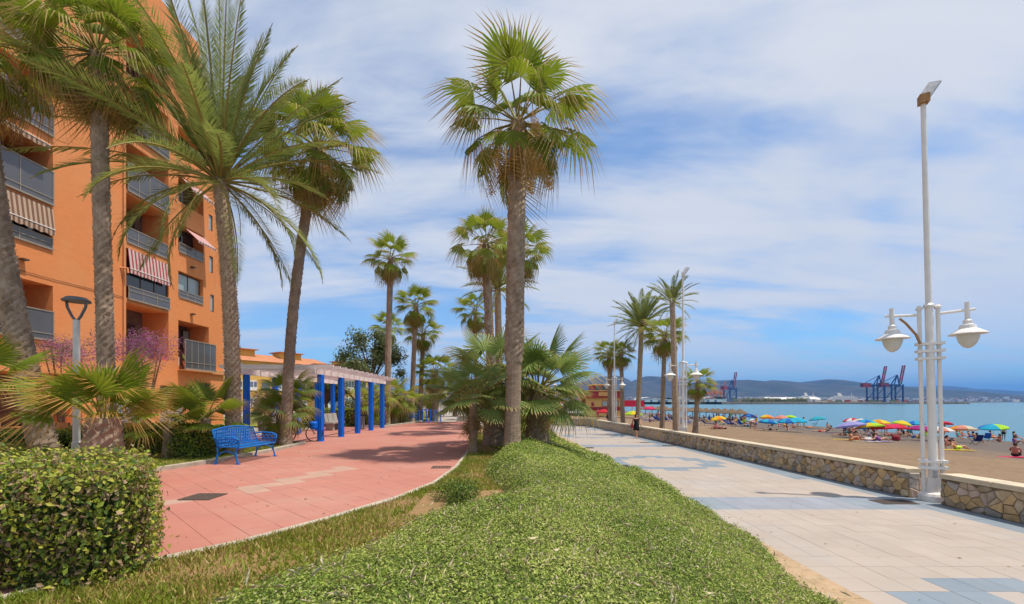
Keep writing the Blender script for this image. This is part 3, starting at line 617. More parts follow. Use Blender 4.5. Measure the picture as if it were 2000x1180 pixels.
FAN = {k: [fan_leaf(10*j+s, **a) for s in range(3)] for j, (k, a) in enumerate({
    'up': dict(pet=.95, rad=1.0, droop=.28, sag=.04, nseg=34, tipfrac=.32), 'mid': dict(pet=1.1, rad=1.0, droop=.58, sag=.14, nseg=34, tipfrac=.36), 'low': dict(pet=1.0, rad=.95, droop=.95, sag=.30, nseg=32, tipfrac=.42),
    'dead': dict(pet=.8, rad=.8, droop=1.0, sag=.4, nseg=18, mats=('dead','fan_tip','dead')),
    'dry': dict(pet=1.0, rad=.85, droop=.75, sag=.3, nseg=28, mats=('fan','fan_orange','petiole'), tipfrac=.55),
    'blue': dict(pet=1.1, rad=1.05, droop=.10, sag=.05, nseg=40, mats=('fan_blue','fan_tip','petiole'), tipfrac=.12, fold=.18, spread=128, split=.42),
    'blue2': dict(pet=1.0, rad=1.0, droop=.45, sag=.15, nseg=38, mats=('fan_blue','fan_tip','petiole'), tipfrac=.25, spread=125, split=.42),
    'young': dict(pet=.72, rad=1.05, droop=.12, sag=.05, nseg=36, tipfrac=.2, fold=.3, spread=105, split=.55),
    'young2': dict(pet=.72, rad=1.0, droop=.5, sag=.2, nseg=34, mats=('fan','fan_orange','petiole'), tipfrac=.45, spread=110)}.items())}
FAN['far'] = [fan_leaf(200+s, pet=1.0, rad=.95, nseg=20, droop=.35, sag=.12) for s in range(3)]
FAN['far_low'] = [fan_leaf(210+s, pet=.95, rad=.9, nseg=18, droop=.8, sag=.3, mats=('fan','fan_tip','petiole'), tipfrac=.4) for s in range(3)]
DATE = {'up': [date_leaf(s, 4.0, .22, 95) for s in range(3)], 'mid': [date_leaf(5+s, 4.1, .52, 95) for s in range(3)], 'low': [date_leaf(9+s, 4.0, .72, 90) for s in range(3)],
        'far': [date_leaf(20+s, 4.0, .5, 56, width=.62, lw=.034) for s in range(3)]}
def trunk(base, top, r0, r1, kind, bend=0.0, near=True):
    """tapered trunk in local coordinates (base at the origin)"""
    d = Vector(top)-Vector(base); L = d.length; step = .09 if near else .3; k = max(6, int(L/step)); n = 14 if near else 8; rnd = random.Random(int(L*1000))
    side = d.cross(Vector((0,1,0))).normalized()*bend; pts = [d*(i/k) + side*math.sin(math.pi*i/k) for i in range(k+1)]
    mb = MB(); J = [[rnd.uniform(-1,1) for _ in range(n)] for _ in range(k+1)]
    def rad(t): return (r0+(r1-r0)*t) * (1+.35*math.exp(-t*L/.35))
    amp = {'fan': .09, 'smooth': .03, 'date': .12, 'two': .1}[kind] if near else .04
    def jit(i, j):
        a = amp
        if kind == 'two' and i/k < .27: a = .02
        if kind == 'date': return 1 + a*(((i*.5+(j%2)*.5+.25*((i//2)%2))%1.0)-.3) + a*.35*J[i][j]
        return 1 + a*J[i][j] + a*.6*(((i+j)%2)-.5)
    rr = [rad(i/k) for i in range(k+1)]
    if kind == 'two': rr = [r*(1.0 if i/k < .27 else 1.0+.22*min(1,(i/k-.27)/.02)*(1-.35*(i/k-.27)/.73)) for i, r in enumerate(rr)]
    if kind == 'two':
        c = int(k*.27); mb.tube(pts[:c+1], rr[:c+1], n, 1, True, jit); o = MB(); mb.tube(pts[c:], rr[c:], n, 0, True, lambda i, j: jit(i+c, j))
    else: mb.tube(pts, rr, n, 0, True, jit)
    m = {'fan': [G['bark'],G['bark_smooth']], 'smooth': [G['bark_smooth'],G['bark']], 'date': [G['bark_date'],G['bark']], 'two': [G['bark'],G['bark_smooth']]}[kind]
    return mb, m, pts, rr
BOOT = MB(); BOOT.add([(-.05,0,0),(.05,0,0),(.035,.05,.09),(-.035,.05,.09),(0,.075,.16),(-.05,-.02,.06),(.05,-.02,.06)], [(0,1,2,3),(3,2,4),(0,3,5),(1,6,2),(3,4,5),(4,2,6)]); BOOT_F = (BOOT.v, BOOT.f)
def boots(pts, rr, i0, i1, per, size, seed, mats):
    """stubs of cut leaf stalks standing off the trunk"""
    rnd = random.Random(seed); mb = MB(); k = len(pts)-1
    for i in range(i0, i1):
        for j in range(per):
            a = 6.283*(j+.5*(i%2)+rnd.uniform(-.15,.15))/per; s = size*rnd.uniform(.7,1.25); o = pts[i]; r = rr[i]*.93
            mb.add([(o.x+(r+y*s*10*.1)*math.cos(a)-x*s*math.sin(a)*1.0, o.y+(r+y*s)*math.sin(a)+x*s*math.cos(a), o.z+z*s) for x, y, z in BOOT_F[0]], BOOT_F[1])
    return mb
def fruit_cluster(seed, L=1.3):
    rnd = random.Random(seed); mb = MB(); pts = [(0,0,0),(.35,0,.05),(.55,0,-.3),(.6,0,-L)]; mb.tube(pts, [.02,.016,.012,.006], 4)
    for _ in range(900):
        t = rnd.random()**.8; q = Vector(pts[1]).lerp(Vector(pts[3]), t) + Vector((rnd.gauss(0,.075),rnd.gauss(0,.075),rnd.gauss(0,.04)))*(.6+.6*math.sin(math.pi*t)); s = rnd.uniform(.012,.03)
        mb.add([q,q+Vector((s,rnd.uniform(-s,s),-s)),q+Vector((rnd.uniform(-s,s),s,-s*1.6))], [(0,1,2)])
    return mb.mesh('flower_cluster', G['fruit'])
FRUIT = [fruit_cluster(s) for s in range(3)]
def palm(label, base, top, r0, r1, kind='fan', crown=1.0, nf=34, seed=1, near=True, dead=8, fruit=0, group=None, bend=0, boot=True, emin=-58, emax=82, date_len=1.0, name=None, tk=None, azs=None):
    rnd = random.Random(seed); base, top = Vector(base), Vector(top)
    root = thing(name or ('date_palm' if kind == 'date' else 'fan_palm'), label, 'palm tree', base, 0, group)
    mb, m, pts, rr = trunk(base, top, r0, r1, tk or ('date' if kind == 'date' else 'fan'), bend, near); tr = mb.build('trunk', m, root, smooth=False)
    k = len(pts)-1
    if near and boot:
        i0 = int(k*(.3 if tk == 'two' else .02)); bm = boots(pts, rr, i0, k, 7 if kind != 'date' else 9, (.55 if kind != 'date' else .75)*r1/.2, seed, None); tag(bm.build('leaf_bases', G['boot'] if kind == 'date' else G['bark'], tr), kind='stuff')
    hd = pts[-1]
    for i in range(nf):
        t = (i+.5)/nf; e = emax+(emin-emax)*t**(1.5 if kind == 'date' else .85) + rnd.uniform(-7,7); a = i*2.39996 + rnd.uniform(-.25,.25)
        if kind == 'date':
            cl = 'far' if not near else ('up' if e > 45 else 'mid' if e > 0 else 'low'); me = rnd.choice(DATE[cl]); s = date_len*(1.0 if e > 15 else .82)*rnd.uniform(.88,1.08); nm = 'frond'
        elif kind == 'fan':
            cl = ('far' if e > -15 else 'far_low') if not near else ('up' if e > 48 else 'mid' if e > -5 else ('dry' if rnd.random() < .4 else 'low')); me = rnd.choice(FAN[cl]); s = crown*rnd.uniform(.85,1.1)*(1.0 if e < 60 else .9); nm = 'frond'
        else:
            cl = rnd.choice(kind.split('+')); me = rnd.choice(FAN[cl]); s = crown*rnd.uniform(.8,1.15); nm = 'frond'
        link(nm, me, root, hd + Vector((math.cos(a),math.sin(a),0))*r1*.5 + Vector((0,0,.25*(1-t)*crown-.1)), (rnd.uniform(-.35,.35), -R(e), a), s)
    for i in range(dead):
        a = i*2.4+rnd.random(); link('dead_frond', rnd.choice(FAN['dead']) if kind != 'date' else rnd.choice(DATE['low']), root, hd + Vector((math.cos(a),math.sin(a),0))*r1*.7 - Vector((0,0,.2+.25*rnd.random())), (0, R(rnd.uniform(55,80)), a), (crown*.8 if kind != 'date' else .45)*rnd.uniform(.7,1.1))
    for i in range(fruit):
        a = i*2.1+rnd.random()*1.5; link('flower_cluster', rnd.choice(FRUIT), root, hd + Vector((math.cos(a),math.sin(a),0))*r1*.8, (0,R(rnd.uniform(-10,25)),a), crown*rnd.uniform(.8,1.25))
    return root
# the tall palms
palm('tallest fan palm in the shrub bed, with orange flower bunches and half smooth trunk', (.23,13,.1), at(1012,242,13), .23,.21, crown=1.24, nf=36, seed=4, dead=3, fruit=7, tk='two', emin=-42)
PB = None
palm('left fan palm with tall straight grey trunk before the orange building', at(213,921,11.5)*1.0, at(190,105,11.5), .185,.175, crown=1.02, nf=46, seed=12, dead=16, fruit=2)
palm('fan palm whose thick trunk leans out of the picture edge', (-11.6,11.2,0), at(-45,80,11.2), .28,.2, crown=1.05, nf=40, seed=21, dead=12, bend=.25)
palm('big date palm with long arching grey green fronds behind blue bench', (-8.25,13.4,0), at(430,352,13.2), .205,.185, kind='date', nf=74, seed=8, dead=0, date_len=1.2, emin=-42, emax=86, bend=-.12)
palm('slender leaning fan palm with dense crown beside the pergola', (-7.95,16.0,0), at(620,292,16), .185,.165, crown=1.22, nf=46, seed=31, dead=14, fruit=3, bend=.25)
palm('tall fan palm in front of the dark leafy tree', (-8.3,31,0), at(763,505,31), .24,.2, crown=1.0, nf=34, seed=41, dead=12, near=False)
palm('thin fan palm with its head level with the leafy tree top', (-11.3,42,0), at(757,640,42), .2,.17, crown=1.0, nf=28, seed=42, dead=8, near=False)
palm('taller of two fan palms standing close together by far path', (-7.6,36,0), at(812,598,36), .22,.18, crown=1.05, nf=34, seed=43, dead=10, near=False)
palm('shorter of two fan palms standing close together by far path', (-7.4,38.5,0), at(827,650,38.5), .22,.18, crown=1.0, nf=30, seed=44, dead=12, near=False)
palm('short bushy fan palm with brown dead skirt at end of path', (-5.95,38,0), at(850,725,38), .3,.25, crown=1.05, nf=34, seed=45, dead=22, near=False)
palm('fan palm just left of and behind the tallest palm', (-.5,22,0), at(948,478,22), .24,.2, crown=1.0, nf=34, seed=51, dead=10, fruit=3, near=True)
palm('thin reddish trunked fan palm farther behind the central palms', (-2.1,34,0), at(928,608,34), .17,.14, crown=.98, nf=28, seed=52, dead=6, near=False)
palm('fan palm almost hidden behind the tallest central trunk', (.9,26,0), at(1018,490,26), .24,.2, crown=1.05, nf=30, seed=53, dead=14, near=False)
palm('grey green date palm showing either side of the central trunk', (-.3,30,0), at(972,565,30), .25,.22, kind='date', nf=50, seed=54, dead=0, near=False, date_len=.82, emin=-35)
# beach palms behind the stone wall
palm('tall date palm with full round head on the beach', (13.6,45,-1), at(1253,640,45), .26,.24, kind='date', nf=64, seed=61, dead=0, near=False, date_len=.98, emin=-45)
palm('short fan palm left of beach date palm with sparse crown', (12.4,46,-1), at(1213,690,46), .24,.2, crown=.9, nf=34, seed=62, dead=8, near=False)
palm('thick trunked fan palm beside the far white lamp on beach', (11.9,49,-1), at(1190,690,49), .35,.25, crown=1.05, nf=36, seed=63, dead=10, near=False)
palm('pale trunked fan palm with drooping head between beach palms', (13.6,38,-1), at(1298,655,38), .22,.18, crown=1.1, nf=38, seed=64, dead=10, near=False)
palm('slim date palm with small upright tuft beside white lamp', (12.9,33,-1), at(1313,592,33), .26,.2, kind='date', nf=36, seed=65, dead=0, near=False, date_len=.58, emin=-25)
palm('smallest beach palm standing alone over the sunbathers', (15.6,36,-1), at(1363,748,36), .22,.16, crown=.82, nf=30, seed=66, dead=4, near=False)
# young fan palms
def young(label, base, top, r0, r1, kind, nf, crown, seed, emin=-25, emax=80, dead=5, tk=None):
    return palm(label, base, top, r0, r1, kind=kind, nf=nf, crown=crown, seed=seed, emin=emin, emax=emax, dead=dead, name='young_fan_palm', tk=tk)
young('squat young palm with fat scaly base and orange tipped fans by hedge', (-7.6,8.3,0), (-7.55,8.3,1.32), .36,.25, 'young+young2', 22, .72, 71, emin=30, emax=84, dead=0)
young('young palm with broad yellow green fans behind blue bench', (-8.75,12.9,0), (-8.75,12.9,1.15), .14,.12, 'young+young2', 11, .8, 72, emin=-5)
young('young palm with orange edged fans left of blue bench', (-9.6,12.6,0), (-9.6,12.6,.95), .14,.12, 'young+young2', 10, .82, 73, emin=-5)
young('bushy many headed young palm at the pergola corner', (-8.35,16.6,0), (-8.4,16.6,1.15), .26,.18, 'blue2+young', 26, .62, 74, emin=-38, dead=6)
young('upper head of fans above the bushy pergola corner palm', (-8.45,17.0,0), (-8.3,17.0,1.95), .2,.14, 'blue2+young', 18, .55, 75, emin=-25, dead=3)
young('slim brown trunked palm with stiff blue green fans by red path', (-.97,13.6,0), (-.97,13.6,1.85), .12,.11, 'blue', 20, .74, 76, emin=-30, emax=62, dead=4, tk='smooth')
young('wide blue green fan palm right behind the tallest trunk', (1.15,15.6,0), (1.2,15.6,2.05), .4,.3, 'blue+blue2', 34, 1.02, 77, emin=-25, emax=78, dead=9)
young('dense blue green fan palm left behind the tallest trunk', (-.35,16.2,0), (-.35,16.2,2.5), .4,.3, 'blue+blue2', 34, 1.02, 78, emin=-35, emax=78, dead=10)
young('palm fans reaching in at the picture edge before the balconies', (-11.8,9.6,0), (-11.6,9.6,2.0), .3,.2, 'young+young2', 10, .8, 79, emin=0)
young('low dark fan palm in front of cafe hedge', (-9.1,7.6,0), (-9.1,7.6,.35), .2,.15, 'blue2', 14, .5, 80, emin=-5, emax=70, dead=0)
for i, (x, y, h, c, lab) in enumerate([(-8.9,29.8,1.6,.85,'yellowing fan palm just beyond the last pergola post'), (-8.2,32.5,1.9,.85,'second leafy fan palm beyond the pergola'), (-7.9,34.2,1.7,.8,'third fan palm beside the far blue bench'),
        (-9.6,35.5,2.3,.95,'shaggy fan palm behind the far blue bench'), (-7.4,44,2.6,1.0,'fan palm at the foot of far ramp'), (-5.6,50,2.4,1.0,'small fan palm far down the path'), (-3.3,41,2.2,.9,'shaggy fan palm left of central bed end'),
        (1.2,20,1.2,.8,'low fan palm growing behind blue green fans'), (2.0,24,1.3,.8,'yellow brown fan palm at the back of the bed')]):
    palm(lab, (x,y,0), (x,y,h), .24,.18, kind='far+far_low', nf=24, crown=c, seed=90+i, emin=-50, dead=12, near=False, name='young_fan_palm')
# ------------------------------------------------------------------ broadleaf tree and flowering bushes
def tree(label, c, h, r, n, mats, weights, seed, s0=.10, s1=.22, tr=.14, lumps=26):
    rnd = random.Random(seed); root = thing('leafy_tree', label, 'tree', c); mb = MB(); P_, N_ = [], []
    mb.tube([(0,0,-.1),(.1,0,h*.2),(0,.1,h*.45)], [tr*1.4,tr,tr*.8], 8)
    for i in range(lumps):
        a = rnd.uniform(0,6.28); e = rnd.uniform(-.2,1); rr = r*rnd.uniform(.35,1); q = Vector((math.cos(a)*rr*math.cos(e), math.sin(a)*rr*math.cos(e), h*.58+math.sin(e)*h*.38*rnd.uniform(.7,1.1)))
        mb.tube([(0,.1,h*.4), tuple(Vector((0,.1,h*.5)).lerp(q,.5)+Vector((0,0,.2))), tuple(q)], [tr*.5,tr*.25,.02], 5)
        k = n//lumps; d = RNG.normal(0,1,(k,3)); d /= np.linalg.norm(d,axis=1)[:,None]; P_.append(np.array(q)+d*(r*rnd.uniform(.16,.34)*RNG.uniform(.2,1.1,k))[:,None]); N_.append(d)
    mb.build('trunk', G['bark_red'], root); P_, N_ = np.concatenate(P_), np.concatenate(N_)
    tag(link('crown', leaf_mesh('tree_leaves', P_, N_, RNG.uniform(s0,s1,len(P_)), [G[m] for m in mats], weights, .8, .5), root), kind='stuff'); return root
tree('dark olive green leafy tree rising behind the pergola', (-11.6,38,0), 7.8, 3.0, 9000, ['o0','o1','h2'], (.5,.3,.2), 3, .14,.28, lumps=34)
tree('smaller leafy tree seen between the blue pergola posts', (-12.6,31,0), 3.6, 1.5, 3000, ['o0','o1','h0'], (.5,.25,.25), 4, .1,.2)
tree('small round tree behind the far pergola end', (-14.5,34,0), 4.2, 2.0, 3500, ['o0','h2','h0'], (.5,.25,.25), 5, .12,.2)
bush('flowering_bush', 'pink flowering bush in front of orange wall between palm trunks', (-13.6,16.8,3.6), 1.05, 6000, .03,.08, ['pink','o1','h2'], (.72,.18,.10), 'bush', .8, lumps=10)
bush('flowering_bush', 'pink flowering bush below the glass balcony at picture edge', (-16.3,16.2,3.4), .95, 4500, .03,.08, ['pink','o1','h2'], (.6,.28,.12), 'bush', .8, lumps=9)
bush('flowering_bush', 'pale pink shrub glimpsed through the pergola', (-13.0,24.5,1.4), 1.1, 3000, .06,.13, ['pink','fan_tip','o1'], (.3,.4,.3), 'bush', .8)
for i, (x,y,z,r,lab) in enumerate([(-10.6,31,.9,1.2,'dark shrub behind the pergola bin'),(-9.0,33.5,.7,.9,'green shrub under the tall fan palm'),(-11,36.5,1.1,1.5,'dense shrub at the foot of leafy tree'),(-8.2,40,1.0,1.3,'shrub behind far blue bench'),(-4.5,56,1.2,2.2,'shrub mass far down the path'),
        (-1.3,30,.8,1.2,'shrub at the far end of central bed'),(-2.2,38.5,.35,.8,'low shrub in the stone planter'),(.4,36,.9,1.6,'shrub behind the central palms'),(.8,45,1.0,2.0,'shrub by the promenade far corner'),(-9.5,48,1.6,2.6,'far green thicket left of the path'),(-14,44,2.2,3.2,'tall thicket behind leafy tree'),(-20,40,1.6,3,'thicket behind the pergola roof')]):
    bush('green_bush', lab, (x,y,z), r, 2200, .09,.2, ['h2','o0','h0'] if i % 2 else ['o0','h0','h1'], (.45,.35,.2), 'bush', .9)
# ------------------------------------------------------------------ orange apartment building
def brickmat(name, c1, c2, mortar, sc=1.0):
    m = mat(name, c1, .9, 0.06, .5, coord='World'); n, l = m.node_tree.nodes, m.node_tree.links; b = n['Principled BSDF']; src = b.inputs['Base Color'].links[0].from_socket
    g = n.new('ShaderNodeNewGeometry'); s = n.new('ShaderNodeSeparateXYZ'); l.new(g.outputs['Position'], s.inputs[0]); c = n.new('ShaderNodeCombineXYZ')
    ad = n.new('ShaderNodeMath'); l.new(s.outputs[0], ad.inputs[0]); l.new(s.outputs[1], ad.inputs[1]); l.new(ad.outputs[0], c.inputs[0]); l.new(s.outputs[2], c.inputs[1])
    t = n.new('ShaderNodeTexBrick'); l.new(c.outputs[0], t.inputs['Vector']); t.inputs['Scale'].default_value = sc; t.inputs['Brick Width'].default_value = .26; t.inputs['Row Height'].default_value = .075; t.inputs['Mortar Size'].default_value = .008
    t.inputs['Color1'].default_value = (*c1,1); t.inputs['Color2'].default_value = (*c2,1); t.inputs['Mortar'].default_value = (*mortar,1)
    mx_ = n.new('ShaderNodeMix'); mx_.data_type = 'RGBA'; mx_.inputs[0].default_value = .62; l.new(src, mx_.inputs[6]); l.new(t.outputs[0], mx_.inputs[7]); l.new(mx_.outputs[2], b.inputs['Base Color'])
    bp = n.new('ShaderNodeBump'); bp.inputs['Strength'].default_value = .5; bp.inputs['Distance'].default_value = .01; l.new(t.outputs['Fac'], bp.inputs['Height']); bp.invert = True; l.new(bp.outputs[0], b.inputs['Normal']); return m
G['brick'] = dirt_or_shading(dirt_or_shading(brickmat('orange_brick', (0.80,0.275,0.09), (0.73,0.235,0.075), (0.66,0.28,0.12)), (.72,.34,.15), .35, .48, .7, .45), (.36,.15,.08), 1.0, .60, .8, .4, (1,1,.12))
G['ac'] = mat('ac_casing', (0.6,0.58,0.54), .6, .1, 4)
G['brick_light'] = mat('orange_ledge', (0.66,0.30,0.13), .85, .1, 2, coord='World')
G['dark_glass'] = glass('dark_glass', (0.03,0.035,0.04)); G['pale_glass'] = glass('pale_blind_glass', (0.33,0.38,0.36), .15); G['smoked'] = glass('smoked_balustrade', (0.10,0.095,0.10), .12)
G['frame'] = mat('bronze_frame', (0.09,0.055,0.04), .5, .2, 5); G['rail'] = mat('rail_metal', (0.30,0.25,0.20), .4, .1, 5)
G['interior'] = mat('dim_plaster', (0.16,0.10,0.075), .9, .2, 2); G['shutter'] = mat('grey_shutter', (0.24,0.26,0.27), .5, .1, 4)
def stripes(name, ca, cb, per, ratio=.5):
    m = mat(name, ca, .85, .1, 3); n, l = m.node_tree.nodes, m.node_tree.links; b = n['Principled BSDF']; src = b.inputs['Base Color'].links[0].from_socket
    t = n.new('ShaderNodeTexCoord'); s = n.new('ShaderNodeSeparateXYZ'); l.new(t.outputs['Object'], s.inputs[0]); a = n.new('ShaderNodeMath'); a.operation = 'DIVIDE'; l.new(s.outputs[1], a.inputs[0]); a.inputs[1].default_value = per
    f_ = n.new('ShaderNodeMath'); f_.operation = 'FRACT'; l.new(a.outputs[0], f_.inputs[0]); g = n.new('ShaderNodeMath'); g.operation = 'GREATER_THAN'; l.new(f_.outputs[0], g.inputs[0]); g.inputs[1].default_value = ratio
    x = n.new('ShaderNodeMix'); x.data_type = 'RGBA'; l.new(g.outputs[0], x.inputs[0]); l.new(src, x.inputs[6]); x.inputs[7].default_value = (*cb,1); l.new(x.outputs[2], b.inputs['Base Color']); return m
G['aw_brown'] = stripes('brown_cream_stripe', (0.46,0.33,0.23), (0.20,0.10,0.065), .2); G['aw_red'] = stripes('red_white_stripe', (0.58,0.44,0.40), (0.36,0.055,0.06), .24, .55)
FX = -20.4
bld = thing('apartment_building', 'orange brick apartment block with recessed balconies and striped awnings', 'building', (FX, 14, 0))
OP = [  # y0,y1,z0,z1,depth
 (13.0,19.9,4.4,6.85,1.6),(13.0,19.9,8.45,10.3,1.2),(13.0,19.9,10.5,13.05,1.7),(13.0,19.9,13.6,16.0,1.6),(13.0,19.9,16.7,19.1,1.6),(13.0,19.9,19.8,22.2,1.6),
 (23.75,26.75,4.1,7.0,1.6),(23.75,26.75,7.26,9.95,1.2),(23.75,26.75,10.3,12.9,1.6),(23.75,26.75,13.1,15.7,1.6),(23.75,26.75,16.3,18.9,1.6),(23.75,26.75,19.4,22,1.6),
 (27.55,30.4,3.9,6.75,1.5),(27.55,29.85,8.2,9.85,.35),(27.55,29.85,11.1,12.85,.8),(27.55,29.85,14.2,15.9,.8),(27.55,29.85,17.2,18.9,.8),
 (30.55,30.95,7.9,9.1,.2),(30.45,30.85,10.6,11.75,.2),(30.4,30.8,13.5,14.6,.2),
 (16.0,21.3,0.0,2.9,2.6),(22.6,25.1,0.0,2.75,.25),(29.3,30.6,1.9,2.9,.2),(26.1,28.2,0,2.6,.25)]
W_ = MB()
def end_y(z): return 32.0 if z < 13.5 else 32.0 - (z-13.5)*.215
yb = sorted({8.0} | {a for o in OP for a in o[:2]} | {31.2}); zb_ = sorted({0.0, 25.5} | {a for o in OP for a in o[2:4]} | {13.5})
for i in range(len(yb)-1):
    for j in range(len(zb_)-1):
        ya, yc, za, zc_ = yb[i], yb[i+1], zb_[j], zb_[j+1]; ym, zm = (ya+yc)/2, (za+zc_)/2
        if any(o[0] <= ym <= o[1] and o[2] <= zm <= o[3] for o in OP): continue
        q = [(ya,za),(yc,za),(yc,zc_),(ya,zc_)]; q = [(min(y, end_y(z)), z) for y, z in q]
        if q[1][0] - q[0][0] < .001 and q[2][0]-q[3][0] < .001: continue
        W_.add([(0,y-14,z) for y, z in q], [(0,1,2,3)])
for j in range(len(zb_)-1):
    za, zc_ = zb_[j], zb_[j+1]; W_.add([(0,min(31.2,end_y(za))-14,za),(0,end_y(za)-14,za),(0,end_y(zc_)-14,zc_),(0,min(31.2,end_y(zc_))-14,zc_)], [(0,1,2,3)])
    W_.add([(0,end_y(za)-14,za),(-14,end_y(za)-14,za),(-14,end_y(zc_)-14,zc_),(0,end_y(zc_)-14,zc_)], [(0,1,2,3)])
W_.add([(0,-6,25.5),(0,end_y(25.5)-14,25.5),(-14,end_y(25.5)-14,25.5),(-14,-6,25.5)], [(0,1,2,3)])
W_.add([(-14,-6,0),(-14,18,0),(-14,15.4,25.5),(-14,-6,25.5)], [(3,2,1,0)]); W_.add([(0,-6,0),(-14,-6,0),(-14,-6,25.5),(0,-6,25.5)], [(0,1,2,3)])
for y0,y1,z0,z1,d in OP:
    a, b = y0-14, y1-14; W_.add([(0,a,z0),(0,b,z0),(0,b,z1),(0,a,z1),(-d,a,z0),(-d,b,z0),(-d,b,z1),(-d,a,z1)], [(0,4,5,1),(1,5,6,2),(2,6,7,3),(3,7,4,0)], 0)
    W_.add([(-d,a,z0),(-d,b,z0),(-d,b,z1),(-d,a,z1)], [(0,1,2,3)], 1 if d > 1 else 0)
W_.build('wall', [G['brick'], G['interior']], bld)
def window(y0,y1,z0,z1,d,gm='dark_glass',mull=2,fr=.05):
    a, b = y0-14, y1-14; f_ = MB(); x = -d+.02
    f_.box(x,x+.05,a,b,z0,z0+fr).box(x,x+.05,a,b,z1-fr,z1).box(x,x+.05,a,a+fr,z0+fr,z1-fr).box(x,x+.05,b-fr,b,z0+fr,z1-fr)
    for i in range(1,mull): y = a+(b-a)*i/mull; f_.box(x,x+.05,y-fr*.4,y+fr*.4,z0+fr,z1-fr)
    w = f_.build('window', G['frame'], bld)
    for i in range(mull): MB().box(x+.005,x+.02,a+(b-a)*i/mull+fr*.42,a+(b-a)*(i+1)/mull-fr*.42,z0+fr*1.01,z1-fr*1.01).build('pane', G[gm], w)
def balustrade(y0,y1,z0,h,n,x=.06,solid=.22):
    a, b = y0-14, y1-14; r_ = MB(); r_.box(x-.02,x+.03,a,b,z0+h,z0+h+.05).box(x-.02,x+.03,a,b,z0+solid,z0+solid+.04).box(x-.06,x+.05,a,b,z0-.08,z0)
    for i in range(n+1): y = a+(b-a-.04)*i/n; r_.box(x-.018,x+.02,y,y+.04,z0,z0+h)
    r = r_.build('balustrade', G['rail'], bld)
    for i in range(n): MB().box(x-.008,x+.006,a+(b-a-.04)*i/n+.045,a+(b-a-.04)*(i+1)/n-.005,z0+.005,z0+h-.005).build('glass_panel', G['smoked'], r)
def awning(y0,y1,zt,zb2,out,m,val=.22,lab=None):
    a, b = y0-14, y1-14; k = 16; mb = MB()
    for i in range(k):
        ya, yc = a+(b-a)*i/k, a+(b-a)*(i+1)/k; s = .03*math.sin(i*1.3)
        mb.add([(.05,ya,zt),(.05,yc,zt),(out+.05,yc,zb2),(out+.05,ya,zb2)], [(0,1,2,3)]); mb.add([(out+.052,ya,zb2),(out+.052,yc,zb2),(out+.055+s*.3,yc,zb2-val),(out+.055+s*.3,(ya+yc)/2,zb2-val*1.25),(out+.055+s*.3,ya,zb2-val)], [(0,1,2,3,4)])
    o = mb.build('awning', G[m], bld); MB().tube([(out+.05,a,zb2),(out+.05,b,zb2)], .025, 6).build('bar', G['white'], o)
    if lab: o['label'] = lab
    return o
for (y0,y1,z0,z1,d) in OP[:12]:
    if d >= 1.5: window(y0+.9, min(y1-.6,y0+2.4), z0, z0+2.1, d, 'dark_glass', 2)
balustrade(13,19.88,4.42,1.22,5); balustrade(13,19.88,10.52,1.42,5); balustrade(13,19.88,13.62,1.3,5); balustrade(13,19.88,16.75,1.3,5)
window(13,19.85,8.5,10.2,.5,'dark_glass',5); balustrade(13,19.88,8.52,.42,5,x=.02,solid=.2); awning(13,19.85,10.32,9.35,.12,'aw_brown',.25,'brown and cream striped awning let down over a window'); awning(13,19.3,13.05,12.85,.45,'aw_brown',.2)
window(23.8,26.7,7.9,9.9,.12,'dark_glass',3,.04); balustrade(23.78,26.72,7.24,.62,3,.10,.4); awning(23.8,26.72,9.93,8.85,.12,'aw_red',.22,'red and white striped awning half down')
balustrade(23.78,26.72,13.1,1.5,4); balustrade(23.78,26.72,10.32,.75,4,.0); balustrade(23.78,26.72,16.3,1.3,4); balustrade(27.5,30.45,3.75,1.75,5,.45,.35)
MB().box(0,.52,13.48,16.47,3.6,3.66).build('balcony_slab', G['brick_light'], bld)
window(27.6,29.8,8.25,9.8,.3,'pale_glass',2); balustrade(27.6,29.8,8.25,.4,3,.0,.2)
for z0,z1 in ((11.1,12.85),(14.2,15.9),(17.2,18.9)): window(27.6,29.8,z0,z1,.75,'dark_glass',2)
balustrade(27.6,29.8,11.1,.5,3,.02,.2); awning(28.1,29.9,12.7,11.95,.8,'aw_red',.12,'tilted red striped awning'); awning(27.7,29.8,15.8,15.0,.75,'aw_red',.12)
for o in OP[17:20]: window(*o[:4], .12, 'pale_glass', 1)
window(29.35,30.55,1.95,2.85,.15,'dark_glass',1); window(29.75,30.4,5.2,6.5,1.4,'pale_glass',1)
for y0,y1,z1 in ((22.65,25.05,2.7),(26.15,28.15,2.55)):
    sh = MB()
    for i in range(int(z1/.11)): sh.add([(-.2,y0-14,i*.11),(-.2,y1-14,i*.11),(-.16,y1-14,i*.11+.055),(-.16,y0-14,i*.11+.055),(-.2,y1-14,i*.11+.11),(-.2,y0-14,i*.11+.11)], [(0,1,2,3),(3,2,4,5)])
    sh.build('shutter', G['shutter'], bld)
MB().box(.0,.16,16.0,18.3,3.55,3.85).build('ledge', G['brick_light'], bld)
for y, z in ((18.6,7.6),(25.6,10.5),(28.7,10.35),(28.7,7.3),(22.0,10.9),(18.3,13.4)): MB().box(0,.22,y-14-.12,y-14+.12,z,z+.07).build('vent', G['frame'], bld)
MB().tube([(.0,9.4,8.75),(.3,9.5,8.75),(.32,9.5,8.5)], .05, 6).build('spotlight', G['brick_light'], bld)
MB().tube([(.08,9.55,1.0),(.08,9.55,25)], .045, 6).build('drain_pipe', G['brick_light'], bld)
